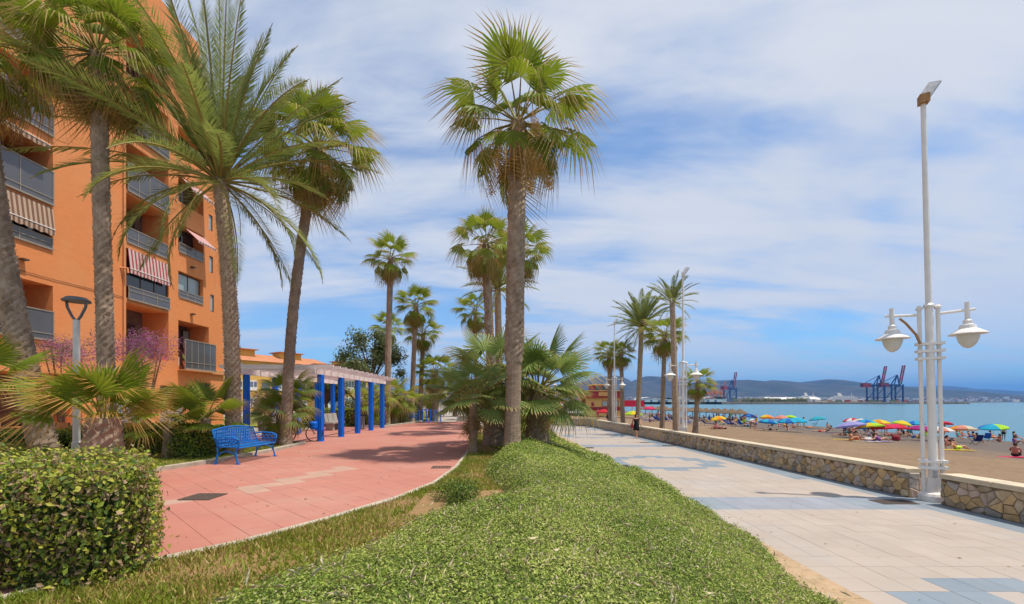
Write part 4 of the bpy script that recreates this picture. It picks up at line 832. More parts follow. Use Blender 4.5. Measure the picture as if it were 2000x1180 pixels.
for y, z, x in ((25.9,10.35,-.9),(24.4,13.15,-1.2),(16.5,4.45,-1.2),(18.9,10.55,-1.3),(28.3,3.95,-1.1),(25.9,4.2,-1.2)):
    ac = MB().box(x,x+.32,y-14-.4,y-14+.4,z,z+.6).build('air_conditioner', G['ac'], bld); MB().ring((x+.325,y-14-.1,z+.3),.22,.012,(1,0,0),14).ring((x+.325,y-14-.1,z+.3),.12,.012,(1,0,0),10).build('fan_grille', G['grey'], ac)
for y, z, c in ((17.6,4.45,(.5,.1,.05)),(18.6,4.45,(.1,.3,.1)),(25.0,10.35,(.15,.3,.08)),(25.4,4.15,(.5,.42,.3)),(28.9,3.95,(.12,.28,.08))):
    pt0 = MB().lathe([(.12,0),(.18,.32),(.19,.34)],10,(-.5,y-14,z)).build('plant_pot', G['brick_light'], bld); lf = MB()
    for k in range(14): a = k*2.4; lf.add([(-.5,y-14,z+.34),(-.5+.2*math.cos(a),y-14+.2*math.sin(a),z+.62+.02*k),(-.5+.2*math.cos(a+.4),y-14+.2*math.sin(a+.4),z+.55+.02*k)],[(0,1,2)])
    lf.build('leaves', G['h0'], pt0)
MB().tube([(.03,-1,7.2),(.03,5.9,7.15),(.03,9.5,7.22)],.012,4).build('cable', G['frame'], bld)
# cafe tables in front of the building
def table_set(label, x, y):
    t = thing('cafe_table', label, 'table', (x,y,0)); MB().box(-.45,.45,-.35,.35,.72,.76).build('tabletop', G['cafe_wood'], t)
    for sx in (-.38,.38):
        for sy in (-.28,.28): MB().box(sx-.02,sx+.02,sy-.02,sy+.02,0,.72).build('leg', G['black'], t)
def chair(label, x, y, rz):
    t = thing('cafe_chair', label, 'chair', (x,y,0), rz); MB().box(-.21,.21,-.2,.2,.44,.47).build('seat', G['cafe_wood'], t); MB().box(-.2,.2,.19,.22,.65,.9).build('backrest', G['cafe_wood'], t)
    for sx in (-.19,.19):
        MB().bar((sx,-.18,0),(sx,-.18,.44),.03).build('leg', G['black'], t); MB().bar((sx,.2,0),(sx,.2,.9),.03).build('leg', G['black'], t)
G['cafe_wood'] = mat('orange_wood', (0.36,0.15,0.05), .6, .2, 4)
table_set('dark legged cafe table nearest the leaning palm trunk', -16.6, 15.2); table_set('cafe table behind the white lamp pole', -14.7, 15.4)
for i, (x,y,rz,l) in enumerate([(-17.3,15.0,1.2,'cafe chair left of the nearest cafe table'),(-15.9,15.3,-1.4,'cafe chair right of the nearest cafe table'),(-15.2,15.0,.2,'cafe chair in front of table by lamp pole'),(-14.1,15.6,-1.5,'cafe chair at the right end of cafe row')]): chair(l,x,y,rz)
# park lamp with ring head
pl = thing('park_lamp', 'white post with dark open ring head before the orange wall', 'street lamp', (-11.66,12,0)); MB().lathe([(.11,0),(.11,.5),(.085,.55),(.075,3.85)],12).build('pole', G['white_metal'], pl, smooth=False)
hd = MB(); hd.lathe([(.3,4.34),(.31,4.38),(.22,4.46),(.05,4.49)],16)
for s in (-1,1): hd.tube([(s*.04,0,3.85),(s*.12,0,3.95),(s*.25,0,4.2),(s*.27,0,4.36)], .035, 6)
hd.build('lamp_head', G['grey'], pl)
# ------------------------------------------------------------------ pergola
pg = thing('pergola', 'blue post pergola with bleached wooden slat roof beside red path', 'pergola', (0,0,0)); PY = [18.1+2.28*i for i in range(5)]
def post_mesh():
    mb = MB(); n = 12; prof = [(.145,0),(.145,.02),(.13,.03),(.128,2.73)]; mb.lathe(prof, n)
    for k in range(6): a = k*math.pi/3; mb.bar((.13*math.cos(a),.13*math.sin(a),.03),(.13*math.cos(a),.13*math.sin(a),2.72),.025,.025)
    return mb.mesh('post', G['blue'])
pm = post_mesh()
for x in (-7.55,-10.6):
    for y in PY: link('post', pm, pg, (x,y,0))
    for i, y in enumerate(PY[:-1] + [PY[-1]]):
        y0 = y - (.7 if i == 0 else 0); y1 = y + (2.274 if i < 4 else .6)
        if i < 4 or True: MB().box(x-.07,x+.07,y0,y1,2.735,2.93).build('beam', G['beam'], pg)
k = 0; y = PY[0]-.6
while y < PY[-1]+.55:
    MB().add([(-11.35,y,3.0),(-11.2,y,2.935),(-6.95,y,2.935),(-6.8,y,3.0),(-6.8,y,3.1),(-11.35,y,3.1),(-11.35,y+.07,3.0),(-11.2,y+.07,2.935),(-6.95,y+.07,2.935),(-6.8,y+.07,3.0),(-6.8,y+.07,3.1),(-11.35,y+.07,3.1)],
        [(0,1,2,3,4,5),(11,10,9,8,7,6)]+[(i,6+i,6+(i+1)%6,(i+1)%6) for i in range(6)]).build('rafter', G['beam'], pg); y += .74
for lab, x, y, rz in (('concrete bench under the pergola behind second blue post',-9.9,25.6,0),('concrete bench under the near end of pergola',-10.2,19.6,0)):
    t = thing('concrete_bench', lab, 'bench', (x,y,0), rz); MB().box(-.25,.3,-.9,.9,.38,.47).build('seat', G['concrete'], t); MB().add([(-.25,-.9,.475),(-.12,-.9,.475),(-.22,-.9,.95),(-.32,-.9,.95),(-.25,.9,.475),(-.12,.9,.475),(-.22,.9,.95),(-.32,.9,.95)],[(0,1,2,3),(7,6,5,4),(0,4,5,1),(1,5,6,2),(2,6,7,3),(3,7,4,0)]).build('backrest', G['concrete'], t)
    for s in (-.6,.6): MB().box(-.2,.22,s-.12,s+.12,0,.378).build('support', G['concrete'], t)
t = thing('litter_bin', 'dark grey litter bin between the pergola posts', 'bin', (-8.5,26.0,0)); MB().lathe([(.17,0),(.24,.05),(.25,.78),(.25,.8)],14).build('body', G['grey'], t); MB().lathe([(.26,.802),(.265,.88),(.2,.9),(.16,.9)],14).build('lid', G['black'], t)
# ------------------------------------------------------------------ cast iron benches
def iron_bench(label, loc, rz):
    t = thing('iron_bench', label, 'bench', loc, rz, 'blue cast iron benches'); m = G['bench_blue']; L = 1.72      # local: length along y, faces +x
    b = MB()
    def bk(s, h): return Vector((-.26-.16*h/.45 - .03*math.cos(s*3.1), s, .45+h))
    for i in range(17):
        for j in range(5):
            s = -L/2+.06+(L-.12)*(i+.5*(j%2))/16.5; h = .06+.085*j
            if s > L/2-.04: continue
            c = bk(s,h); b.ring(c, .054, .010, (1,0,.3), 8, 0, 4); b.ring(c, .026, .009, (1,0,.3), 6, 0, 3)
    b.tube([bk(-L/2+L*i/12,.42+.07*math.sin(math.pi*i/12)) for i in range(13)], .022, 6); b.tube([bk(-L/2+L*i/8,.02) for i in range(9)], .018, 5)
    for s in (-L/2, L/2): b.tube([bk(s,0),bk(s,.22),bk(s,.44)], .022, 6)
    b.build('backrest', m, t)
    s_ = MB()
    for i in range(5): x = -.2+.11*i; s_.box(x,x+.06,-L/2+.03,L/2-.03,.43-.02*(i == 4),.452-.02*(i == 4))
    s_.tube([(.30,-L/2,.42),(.31,0,.415),(.30,L/2,.42)], .022, 6); s_.tube([(-.22,-L/2,.43),(-.22,L/2,.43)], .02, 6); s_.build('seat', m, t)
    for s in (-1,1):
        y = s*L/2; a = MB(); a.tube([(-.36,y,.68),(-.1,y+s*.02,.72),(.2,y+s*.03,.70),(.33,y+s*.02,.64),(.34,y,.56),(.27,y,.55)], .024, 6)
        for k in range(5): a.ring((-.2+.11*k,y,.60),.05,.010,(0,1,0),8)
        for k in range(5): a.ring((-.2+.11*k,y,.51),.04,.010,(0,1,0),8)
        a.tube([(.30,y,.43),(.33,y,.5),(.3,y,.6)],.02,5); a.build('armrest', m, t)
        for q, xs_ in (('front',(.30,.26,.16,.06)),('rear',(-.30,-.26,-.16,-.06))):
            l = MB(); l.tube([(xs_[0],y,0),(xs_[1],y,.16),(xs_[1]*.9,y,.34),(xs_[1],y,.43)], [.03,.022,.022,.024], 6); l.tube([(xs_[1],y,.18),(xs_[2],y,.30),(xs_[3]*.3,y,.34)], .018, 6); l.box(xs_[0]-.05,xs_[0]+.05,y-.035,y+.035,0,.025); l.build('leg', m, t)
    return t
iron_bench('near blue cast iron bench with lacy back on the red path', (-7.15,12.25,0), R(-2)); iron_bench('far blue cast iron bench beside bushes where the path ends', (-7.35,34.6,0), R(0))
# bicycle leaning by the palm
bk_ = thing('bicycle', 'dark bicycle with blue bag parked behind bushy pergola palm', 'bicycle', (-8.75,17.75,0), R(12)); 
for x in (0,1.02):
    w = MB().ring((x,0,.33),.32,.022,(0,1,0),22,0,6).build('wheel', G['black'], bk_); s_ = MB()
    for k in range(10): a = k*math.pi/5; s_.bar((x,0,.33),(x+.31*math.cos(a),0,.33+.31*math.sin(a)),.004)
    s_.tube([(x,-.04,.33),(x,.04,.33)],.025,8); s_.build('spokes', G['grey'], w)
MB().tube([(0,0,.33),(.22,0,.72),(.8,0,.74),(1.02,0,.33)],.018,6).tube([(.22,0,.72),(.42,0,.3),(.8,0,.7)],.018,6).tube([(0,0,.33),(.42,0,.3)],.014,6).build('frame', G['grey'], bk_)
MB().box(.08,.32,-.06,.06,.9,.95).bar((.2,0,.72),(.18,0,.92),.025).build('saddle', G['black'], bk_); MB().tube([(.85,-.26,1.0),(.8,0,1.02),(.85,.26,1.0)],.014,6).tube([(.8,0,.74),(.8,0,1.02)],.016,6).build('handlebar', G['grey'], bk_)
MB().lathe([(.1,.5),(.16,.55),(.17,.75),(.13,.82)],10,(1.0,0,0)).build('bag', G['blue'], bk_)
# railing, planter and bollards at the end of the red path
for i in range(7):
    p = gnd(824+6.5*i, 822); tag(MB().lathe([(.06,0),(.05,.05),(.045,.85),(.06,.87),(.05,.95),(.01,.98)],8).build('bollard', G['blue'], None, (p.x, 36.4+.1*i, -.04)), 'slim blue bollard, %s from the left in the row closing the far path end' % 'first second third fourth fifth sixth seventh'.split()[i], 'bollard', 'bollards at the path end')
rl = thing('handrail', 'green handrail of the ramp beyond the path end', 'railing', (-7.0,37.2,0))
for i in range(4): MB().bar((.25*i,.9*i,-.1),(.25*i,.9*i,.95),.05).build('post', G['blue'], rl)
MB().bar((0,0,.95),(.75,2.7,.95),.05).build('rail', G['blue'], rl)
pln = thing('stone_planter', 'low stone planter at the end of red path', 'planter', (-3.0,37.6,0)); MB().box(-1.0,1.3,-.5,.5,-.05,.42).build('body', G['concrete'], pln)
# ------------------------------------------------------------------ white promenade lamps
def white_lamp(label, loc, hi=True, lean=0, yaw=0, rust=False):
    t = thing('promenade_lamp', label, 'street lamp', loc, yaw, 'white promenade lamps'); t.rotation_euler = (0, lean, yaw); m = G['white_metal']
    MB().lathe([(.30,0),(.30,.14),(.27,.20),(.16,.24),(.13,.6)],14).build('base', m, t)
    top = 10.7 if hi else 5.1
    MB().box(-.045,.045,-.125,-.09,.62,.80).build('access_door', G['panel'], t)
    MB().tube([(0,0,.5),(0,0,4.9),(0,0,5.0)],[.095,.085,.085],12).build('main_pole', m, t)
    if hi: MB().tube([(0,0,5.0),(0,0,5.05),(0,0,5.1),(0,0,top-.3)],[.12,.12,.07,.055],10).build('upper_pole', m, t)
    for s in (-1,1):
        MB().lathe([(.13,0),(.13,.16),(.06,.2),(.06,.22)],10,(s*.185,.03,0)).build('side_foot', m, t)
        sp = MB().tube([(s*.185,.03,.2),(s*.185,.03,4.95)],.047,8).lathe([(.075,4.95),(.075,5.0),(.03,5.06)],8,(s*.185,.03,0)).build('side_pole', m, t)
        MB().tube([(s*.185,.03,4.82),(s*.88,.03,4.86)],.036,8).build('arm', m, t)
        hx, hy = s*.74, .03
        h = MB().lathe([(.05,5.05),(.05,4.62),(.09,4.58),(.085,4.5),(.15,4.47),(.17,4.38),(.24,4.34),(.36,4.26),(.37,4.235),(.25,4.245)],18,(hx,hy,0)).build('lamp_shade', m, t)
        MB().lathe([(.215,4.246),(.21,4.16),(.17,4.03),(.10,3.93),(.03,3.89)],16,(hx,hy,0)).build('lamp_glass', G['frosted'], h)
    for z in ((4.02,3.83,3.64,.98,.82) if True else ()): MB().tube([(-.30,.015,z),(.30,.015,z)],[.15,.15],10).build('clamp', m, t) if False else MB().box(-.27,.27,-.10,.12,z,z+.07).build('clamp', m, t)
    if hi:
        p_ = MB().box(-.13,.13,-.025,.025,0,.50).box(-.115,.115,-.029,-.026,.03,.47).build('solar_panel', [G['panel']], t, (0,-.02,top-.28)); p_.rotation_euler = (R(-28), R(22), R(-35))
        MB().box(-.1,.1,-.14,.06,top-.42,top-.2).build('bracket', G['rust'] if rust else m, t)
    if rust: MB().tube([(-.22,-.1,4.05),(-.3,-.1,4.3),(-.5,-.1,4.62),(-.62,-.1,4.75)],.03,6).build('broken_arm', G['rust'], t)
    return t
white_lamp('nearest white lamp with bent rusty arm standing in the wall gap', (11.08,11.35,PZ), lean=R(-1.2), yaw=R(-26), rust=True)
white_lamp('second tall white lamp behind the wall among beach palms', (10.96,27,PZ-.05), yaw=R(-20)); white_lamp('third tall white lamp in front of the yellow beach bar', (10.9,43.6,PZ-.05), yaw=R(-15))
white_lamp('short far white lamp at the promenade corner wall', (4.75,47.0,PZ), hi=False, yaw=R(20))
t = thing('rubbish_box', 'small dark box on the kerb at the far end of shrub bed', 'box', (3.55,40,PZ)); MB().box(-.25,.25,-.5,.5,.05,.5).build('body', G['grey'], t); MB().box(-.28,.28,-.53,.53,.502,.6).build('lid', G['concrete'], t)
# ------------------------------------------------------------------ yellow houses far behind the pergola
G['yellow'] = mat('yellow_render', (0.62,0.38,0.09), .9, .1, .3, coord='World'); G['roof'] = mat('clay_roof', (0.46,0.19,0.09), .9, .2, 1.5, coord='World'); G['wwhite'] = mat('white_band', (0.68,0.66,0.62), .7, .08, .5, coord='World'); G['far_glass'] = glass('far_window', (0.12,0.17,0.25), .2)
def far_block(label, a, b, depth, z0, z1, floors, bays):
    a, b = Vector((*a,0)), Vector((*b,0)); L = (b-a).length; ang = math.atan2(b.y-a.y, b.x-a.x); t = thing('yellow_building', label, 'building', a, ang)
    MB().box(0,L,0,depth,z0,z1).build('wall', G['yellow'], t); rf = MB().add([(-.4,-.5,z1),(L+.4,-.5,z1),(L+.4,depth+.5,z1),(-.4,depth+.5,z1),(1,depth/2,z1+1.7),(L-1,depth/2,z1+1.7)],[(0,1,5,4),(1,2,5),(2,3,4,5),(3,0,4),(3,2,1,0)]).build('roof', G['roof'], t)
    for x in (L*.28,L*.68): MB().box(x-2,x+2,depth*.3,depth*.6,z1+.5,z1+2.2).build('stair_head', G['yellow'], rf); MB().box(x-2.4,x+2.4,depth*.25,depth*.65,z1+2.2,z1+2.35).build('slab', G['roof'], rf)
    fh = (z1-z0)/floors
    for f_ in range(floors):
        for i in range(bays):
            x0 = L*(i+.12)/bays; x1 = L*(i+.88)/bays; z = z0+fh*f_+.7
            if (i+f_) % 3 != 1:
                w = MB().box(x0,x1,-.12,-.003,z,z+1.7).build('window_bay', G['wwhite'], t)
                for k in range(3): MB().box(x0+(x1-x0)*(k+.1)/3,x0+(x1-x0)*(k+.9)/3,-.135,-.122,z+.6,z+1.5).build('pane', G['far_glass'], w)
            else:
                w = MB().box((x0+x1)/2-.7,(x0+x1)/2+.7,-.06,-.003,z,z+1.4).build('window', G['far_glass'], t)
far_block('long yellow apartment row with clay roof behind pergola', (-46.5,70), (-34.2,88), 10, 0, 8.6, 3, 9)
far_block('smaller yellow block with clay roof left of leafy tree', (-35.5,98), (-31,104), 9, 0, 8.5, 3, 3); far_block('yellow block with clay roof beside the orange building edge', (-62,86), (-51,92), 9, 0, 10.3, 3, 5)
far_block('distant yellow block glimpsed between the pergola posts', (-27.5,66), (-22,70), 9, 0, 5.2, 2, 4)
# ------------------------------------------------------------------ beach bar
G['bar_yellow'] = mat('bar_yellow', (0.62,0.40,0.14), .85, .08, 1); G['bar_red'] = mat('bar_red', (0.30,0.035,0.04), .7, .12, 1); G['awn_red'] = mat('red_canvas', (0.55,0.02,0.06), .7, .1, 2)
br = thing('beach_bar', 'yellow and dark red beach restaurant with upper deck and awnings', 'building', (15.6,84,-1.1))
MB().box(0,6.6,0,7,0,3.5).build('wall', G['bar_yellow'], br); MB().box(-.05,6.65,-.06,-.003,1.05,1.75).build('red_band', G['bar_red'], br); par = MB().box(-.5,7.1,-.5,7.4,3.502,4.75).build('parapet', G['bar_red'], br); MB().box(-.55,7.15,-.55,7.45,4.752,4.9).build('coping', G['bar_yellow'], par)
sg = MB().box(2.3,5.0,-.56,-.503,3.85,4.5).build('sign', G['bar_yellow'], br); lt = MB()
for i in range(9):
    x = 2.5+i*.26; lt.box(x,x+.05,-.575,-.562,4.0,4.32)
    if i % 3 != 1: lt.box(x+.05,x+.15,-.575,-.562,4.27,4.32)
    if i % 2: lt.box(x+.05,x+.15,-.575,-.562,4.0,4.05)
lt.build('lettering', G['bar_red'], sg)
MB().box(1.6,5.6,1,6,4.3,5.9).build('upper_room', G['bar_red'], br); MB().box(1.3,5.9,.7,6.3,5.902,6.15).build('upper_roof', G['bar_yellow'], br)
for i in range(3): MB().box(1.9+i*1.2,2.9+i*1.2,.96,.997,4.95,5.7).build('upper_window', G['dark_glass'], br)
w = MB().box(3.0,6.2,-.05,-.003,1.8,2.95).build('window', G['bar_red'], br)
for i in range(3): MB().box(3.1+i*1.03,4.03+i*1.03,-.065,-.052,1.9,2.85).build('pane', G['pale_glass'], w)
MB().box(1.0,1.5,-.04,-.003,1.9,2.6).build('window', G['bar_red'], br)
MB().add([(-.05,.5,3.3),(-.05,6,3.3),(-5.4,6,2.3),(-5.4,.5,2.3),(-.05,.5,3.36),(-.05,6,3.36),(-5.4,6,2.36),(-5.4,.5,2.36)],[(0,1,2,3),(7,6,5,4),(0,3,7,4),(1,5,6,2),(3,2,6,7)]).build('side_awning', G['awn_red'], br)
MB().box(-4.9,-.05,2.5,6,0,2.2).build('dark_terrace', G['interior'], br); MB().box(-5,-.06,.5,.56,.55,.95).build('terrace_rail', G['wwhite'], br)
for x in (-5.0,-3.4,-1.8): MB().bar((x,.6,0),(x,.6,2.35+(x+5.4)*.18),.09).build('terrace_post', G['wwhite'], br)
MB().box(6.62,11.2,.5,5,1.95,3.0).build('awning_box', G['awn_red'], br); MB().box(6.62,11.3,.42,.497,1.8,2.25).build('awning_valance', G['awn_red'], br)
for x in (7.0,9.0,11.0): MB().bar((x,.7,0),(x,.7,1.95),.1).build('awning_post', G['wwhite'], br)
# ------------------------------------------------------------------ people
RAD = dict(pelvis=.135, waist=.125, chest=.15, neck=.055, head=.10, crown=.085, sh=.06, el=.042, wr=.03, ha=.036, hip=.09, kn=.06, an=.042, toe=.036)
def body_mesh(name, J):
    """J: joints pelvis waist chest neck head crown + (shL elL wrL haL hipL knL anL toeL and R); one continuous skinned surface"""
    names = ['pelvis','waist','chest','neck','head','crown']; E = [('pelvis','waist'),('waist','chest'),('chest','neck'),('neck','head'),('head','crown')]
    for s in 'LR':
        names += [k+s for k in ('sh','el','wr','ha','hip','kn','an','toe')]
        E += [('chest','sh'+s),('sh'+s,'el'+s),('el'+s,'wr'+s),('wr'+s,'ha'+s),('pelvis','hip'+s),('hip'+s,'kn'+s),('kn'+s,'an'+s),('an'+s,'toe'+s)]
    me = bpy.data.meshes.new(name); me.from_pydata([J[n] for n in names], [(names.index(a),names.index(b)) for a, b in E], [])
    o = bpy.data.objects.new(name, me); COL.objects.link(o); o.modifiers.new('skin','SKIN')
    for i, n in enumerate(names):
        r = RAD[n if n in RAD else n[:-1]]; me.skin_vertices[0].data[i].radius = (r, r*.8 if n in ('pelvis','waist','chest') else r)
    me.skin_vertices[0].data[0].use_root = True; s = o.modifiers.new('sub','SUBSURF'); s.levels = 1; s.render_levels = 1
    dg = bpy.context.evaluated_depsgraph_get(); r = bpy.data.meshes.new_from_object(o.evaluated_get(dg)); COL.objects.unlink(o); bpy.data.objects.remove(o)
    r.materials.clear(); r.materials.append(G['skin']); r.polygons.foreach_set('use_smooth', [True]*len(r.polygons)); return r
def mir(J, **k):
    for n, (x,y,z) in k.items(): J[n+'L'] = (x,y,z); J[n+'R'] = (-x,y,z)
    return J
def pose_stand(): return mir(dict(pelvis=(0,0,.93),waist=(0,0,1.08),chest=(0,0,1.27),neck=(0,0,1.46),head=(0,.02,1.57),crown=(0,.01,1.66)), sh=(.17,0,1.40),el=(.22,-.02,1.13),wr=(.23,.08,.90),ha=(.23,.1,.82),hip=(.09,0,.88),kn=(.10,.03,.48),an=(.10,-.02,.09),toe=(.11,.13,.035))
def pose_walk():
    J = pose_stand(); J.update(knL=(.09,.16,.50),anL=(.08,.16,.10),toeL=(.09,.31,.045),knR=(-.09,-.02,.48),anR=(-.09,-.24,.13),toeR=(-.1,-.12,.04),elL=(.23,-.12,1.15),wrL=(.22,-.16,.93),haL=(.22,-.14,.86),elR=(-.23,.08,1.15),wrR=(-.2,.22,.98),haR=(-.19,.26,.92)); return J
def pose_sit(): return mir(dict(pelvis=(0,0,.14),waist=(0,-.05,.28),chest=(0,-.07,.46),neck=(0,-.03,.64),head=(0,.01,.75),crown=(0,.01,.84)), sh=(.17,-.05,.58),el=(.24,.06,.36),wr=(.18,.28,.36),ha=(.14,.36,.38),hip=(.09,.04,.12),kn=(.13,.40,.40),an=(.12,.62,.08),toe=(.12,.74,.035))
def pose_lie(): return mir(dict(pelvis=(0,0,.12),waist=(0,-.16,.11),chest=(0,-.34,.13),neck=(0,-.54,.12),head=(0,-.65,.13),crown=(0,-.74,.13)), sh=(.17,-.48,.11),el=(.26,-.25,.06),wr=(.24,0,.05),ha=(.24,.08,.05),hip=(.09,.06,.11),kn=(.11,.44,.13),an=(.11,.82,.06),toe=(.12,.9,.14))
def pose_recline(): return mir(dict(pelvis=(0,0,.13),waist=(0,-.13,.2),chest=(0,-.26,.34),neck=(0,-.36,.50),head=(0,-.37,.62),crown=(0,-.38,.71)), sh=(.17,-.34,.45),el=(.26,-.5,.22),wr=(.27,-.45,.04),ha=(.27,-.4,.035),hip=(.09,.06,.12),kn=(.13,.42,.30),an=(.12,.72,.06),toe=(.12,.84,.05))
def pose_chair(): return mir(dict(pelvis=(0,0,.42),waist=(0,-.06,.55),chest=(0,-.14,.72),neck=(0,-.17,.90),head=(0,-.15,1.0),crown=(0,-.15,1.09)), sh=(.17,-.15,.84),el=(.25,-.02,.62),wr=(.24,.2,.60),ha=(.23,.28,.6),hip=(.09,.05,.40),kn=(.11,.42,.42),an=(.11,.55,.08),toe=(.11,.68,.04))
def pose_bend(): J = pose_stand(); J.update(waist=(0,.1,1.02),chest=(0,.30,1.08),neck=(0,.48,1.05),head=(0,.58,.98),crown=(0,.66,.93)); return mir(J, sh=(.17,.42,1.02),el=(.18,.46,.75),wr=(.14,.5,.52),ha=(.13,.52,.45))
POSE = {k: (body_mesh('person', f()), f()) for k, f in (('stand',pose_stand),('walk',pose_walk),('sit',pose_sit),('lie',pose_lie),('recline',pose_recline),('chair',pose_chair),('bend',pose_bend))}
def wrap(pts, rad, n=10, flat=.8):
    mb = MB(); mb.tube(pts, rad, n, 0, True); return mb
CLOTH = {}
def cloth(c):
    k = tuple(round(x,3) for x in c)
    if k not in CLOTH: CLOTH[k] = mat('cloth', c, .85, .12, 8)
    return CLOTH[k]
CM = {}
def cloth_mesh(pose, kind):
    if (pose,kind) in CM: return CM[pose,kind]
    J = POSE[pose][1]; V = lambda n: Vector(J[n]); mb = MB()
    if kind in ('trunks','bikini'):
        d = (V('waist')-V('pelvis')).normalized(); mb.tube([V('pelvis')-d*.11, V('pelvis')-d*.04, V('pelvis')+d*.07], [.10,.165,.155], 10)
        if kind == 'trunks':
            for s in 'LR': mb.tube([V('hip'+s), V('hip'+s).lerp(V('kn'+s),.45)], [.115,.098], 8)
        else: d = (V('neck')-V('chest')).normalized(); mb.tube([V('chest')-d*.02, V('chest')+d*.07], [.165,.16], 10)
    elif kind == 'suit': mb.tube([V('pelvis')-(V('waist')-V('pelvis')).normalized()*.1, V('pelvis'), V('waist'), V('chest'), V('chest').lerp(V('neck'),.5)], [.1,.16,.15,.172,.12], 10)
    elif kind == 'dress':
        mb.tube([(0,0,.56),(0,0,.72),V('pelvis'),V('waist'),V('chest'),V('chest').lerp(V('neck'),.55)], [.225,.205,.185,.155,.18,.11], 14)
        for s in 'LR': mb.tube([V('sh'+s).lerp(V('chest'),.3), V('sh'+s).lerp(V('el'+s),.45)], [.085,.07], 8)
    CM[pose,kind] = mb.mesh(kind, cloth((.1,.1,.1)), True); return CM[pose,kind]
HM = {}
def hair_mesh(pose, long):
    if (pose,long) in HM: return HM[pose,long]
    J = POSE[pose][1]; h, c = Vector(J['head']), Vector(J['crown']); d = (c-h).normalized(); bk = Vector((0,-1,0)); bk = (bk-d*bk.dot(d)); bk = bk.normalized() if bk.length > .1 else Vector((0,0,-1)); mb = MB(); q = h+d*.045+bk*.03
    mb.tube([q-d*.09+bk*.02, q-d*.03, q+d*.04, q+d*.088, q+d*.11], [.075,.105,.10,.06,.02], 10)
    if long: mb.tube([q+bk*.04, q-d*.12+bk*.08, q-d*.28+bk*.07], [.09,.09,.05], 8)
    HM[pose,long] = mb.mesh('hair', G['hair'], True); return HM[pose,long]
def set_mat(o, m): o.material_slots[0].link = 'OBJECT'; o.material_slots[0].material = m
def person(label, pose, loc, rz, color, kind, long=False, scale=1.0, group=None):
    o = link('person', POSE[pose][0], None, loc, (0,0,rz), scale); tag(o, label, 'person', group); h = link('hair', hair_mesh(pose, long), o)
    c = link({'dress':'dress','suit':'swimsuit','trunks':'swim_trunks','bikini':'bikini'}[kind], cloth_mesh(pose, kind), o); set_mat(c, cloth(color)); return o
wp = gnd(1243, 856, PZ); wk = person('walker in black dress carrying a red bag beside stone wall', 'walk', wp, R(200), (.012,.012,.015), 'dress', True)
hb = MB()
for s, n in ((1,'haL'),(-1,'haR')):
    q = Vector(POSE['walk'][1][n])
    for k in range(4): hb.tube([q+Vector((0,-.03+.02*k,-.02)), q+Vector((-s*.01,-.03+.02*k,-.06)), q+Vector((-s*.03,-.03+.02*k,-.085))], [.009,.008,.007], 5)
    hb.tube([q+Vector((-s*.02,.03,.01)), q+Vector((-s*.035,.045,-.02)), q+Vector((-s*.04,.04,-.045))], [.010,.009,.007], 5)
hb.build('fingers', G['skin'], wk)
t = thing('shoulder_bag', 'red shoulder bag carried by the walker in black', 'bag', wp + Vector((-.3,.05,0))); MB().box(-.06,.06,-.14,.14,.72,.98).build('body', cloth((.35,.03,.03)), t); MB().tube([(0,-.12,.98),(.06,-.02,1.36),(0,.12,.98)],.012,5).build('strap', cloth((.35,.03,.03)), t)
# ------------------------------------------------------------------ beach furniture
COLS = dict(red=(.60,.02,.04), pink=(.72,.03,.13), orange=(.80,.30,.02), yellow=(.80,.60,.03), lime=(.42,.70,.03), green=(.10,.50,.06), cyan=(.02,.42,.62), blue=(.02,.15,.52), navy=(.015,.03,.16), white=(.75,.73,.70), salmon=(.70,.28,.20), lavender=(.36,.34,.68), teal=(.04,.36,.40), magenta=(.42,.02,.20), cream=(.65,.58,.40))
CMAT = {k: mat('canvas_'+k, c, .8, .06, 2) for k, c in COLS.items()}
for k in CMAT:
    n, l = CMAT[k].node_tree.nodes, CMAT[k].node_tree.links; tr = n.new('ShaderNodeBsdfTranslucent'); tr.inputs[0].default_value = (*COLS[k],1); s_ = n.new('ShaderNodeMixShader'); s_.inputs[0].default_value = .35; l.new(n['Principled BSDF'].outputs[0], s_.inputs[1]); l.new(tr.outputs[0], s_.inputs[2]); l.new(s_.outputs[0], n['Material Output'].inputs[0])
def umbrella(label, u, v, cols, r=1.15, tilt=0, az=0, closed=False, Y=None, group='beach umbrellas', hc=1.62):
    Y = Y or min(105, max(52 if u < 1640 else 44, (2.171-hc)*F/max((v-HV)-.0408*(u-VU), 3))); r *= .82 if u < 1520 else .92; x = (u-VU)/F*Y; z = CZ-(v-HV)/F*Y; g = sand_z(x); h = max(1.15, z-g)
    t = thing('beach_umbrella', label, 'umbrella', (x,Y,g-.05), az, group); MB().tube([(0,0,0),(0,0,h+.25)],.02,6).build('pole', G['white'], t)
    mb = MB(); n = 8
    if closed: mb.lathe([(.05,h-1.3),(.2,h-1.1),(.16,h-.3),(.03,h+.3)],8); mb.m = [i % len(cols) for i in range(len(mb.f))]
    else:
        vs = [(0,0,.34)] + [(r*.55*math.cos(2*math.pi*i/n), r*.55*math.sin(2*math.pi*i/n), .2) for i in range(n)] + [(r*math.cos(2*math.pi*i/n), r*math.sin(2*math.pi*i/n), -.08) for i in range(n)] + [(r*1.0*math.cos(2*math.pi*i/n), r*1.0*math.sin(2*math.pi*i/n), -.2) for i in range(n)]
        for i in range(n):
            j = (i+1)%n; o = len(mb.v)
            for f_ in ((0,1+i,1+j),(1+i,1+n+i,1+n+j,1+j),(1+n+i,1+2*n+i,1+2*n+j,1+n+j)): mb.add([vs[q] for q in f_],[tuple(range(len(f_)))], i % len(cols))
    c = mb.build('canopy', [CMAT[k] for k in cols], t); c.location = (0,0,0 if closed else h); c.rotation_euler = (tilt,0,0); return t
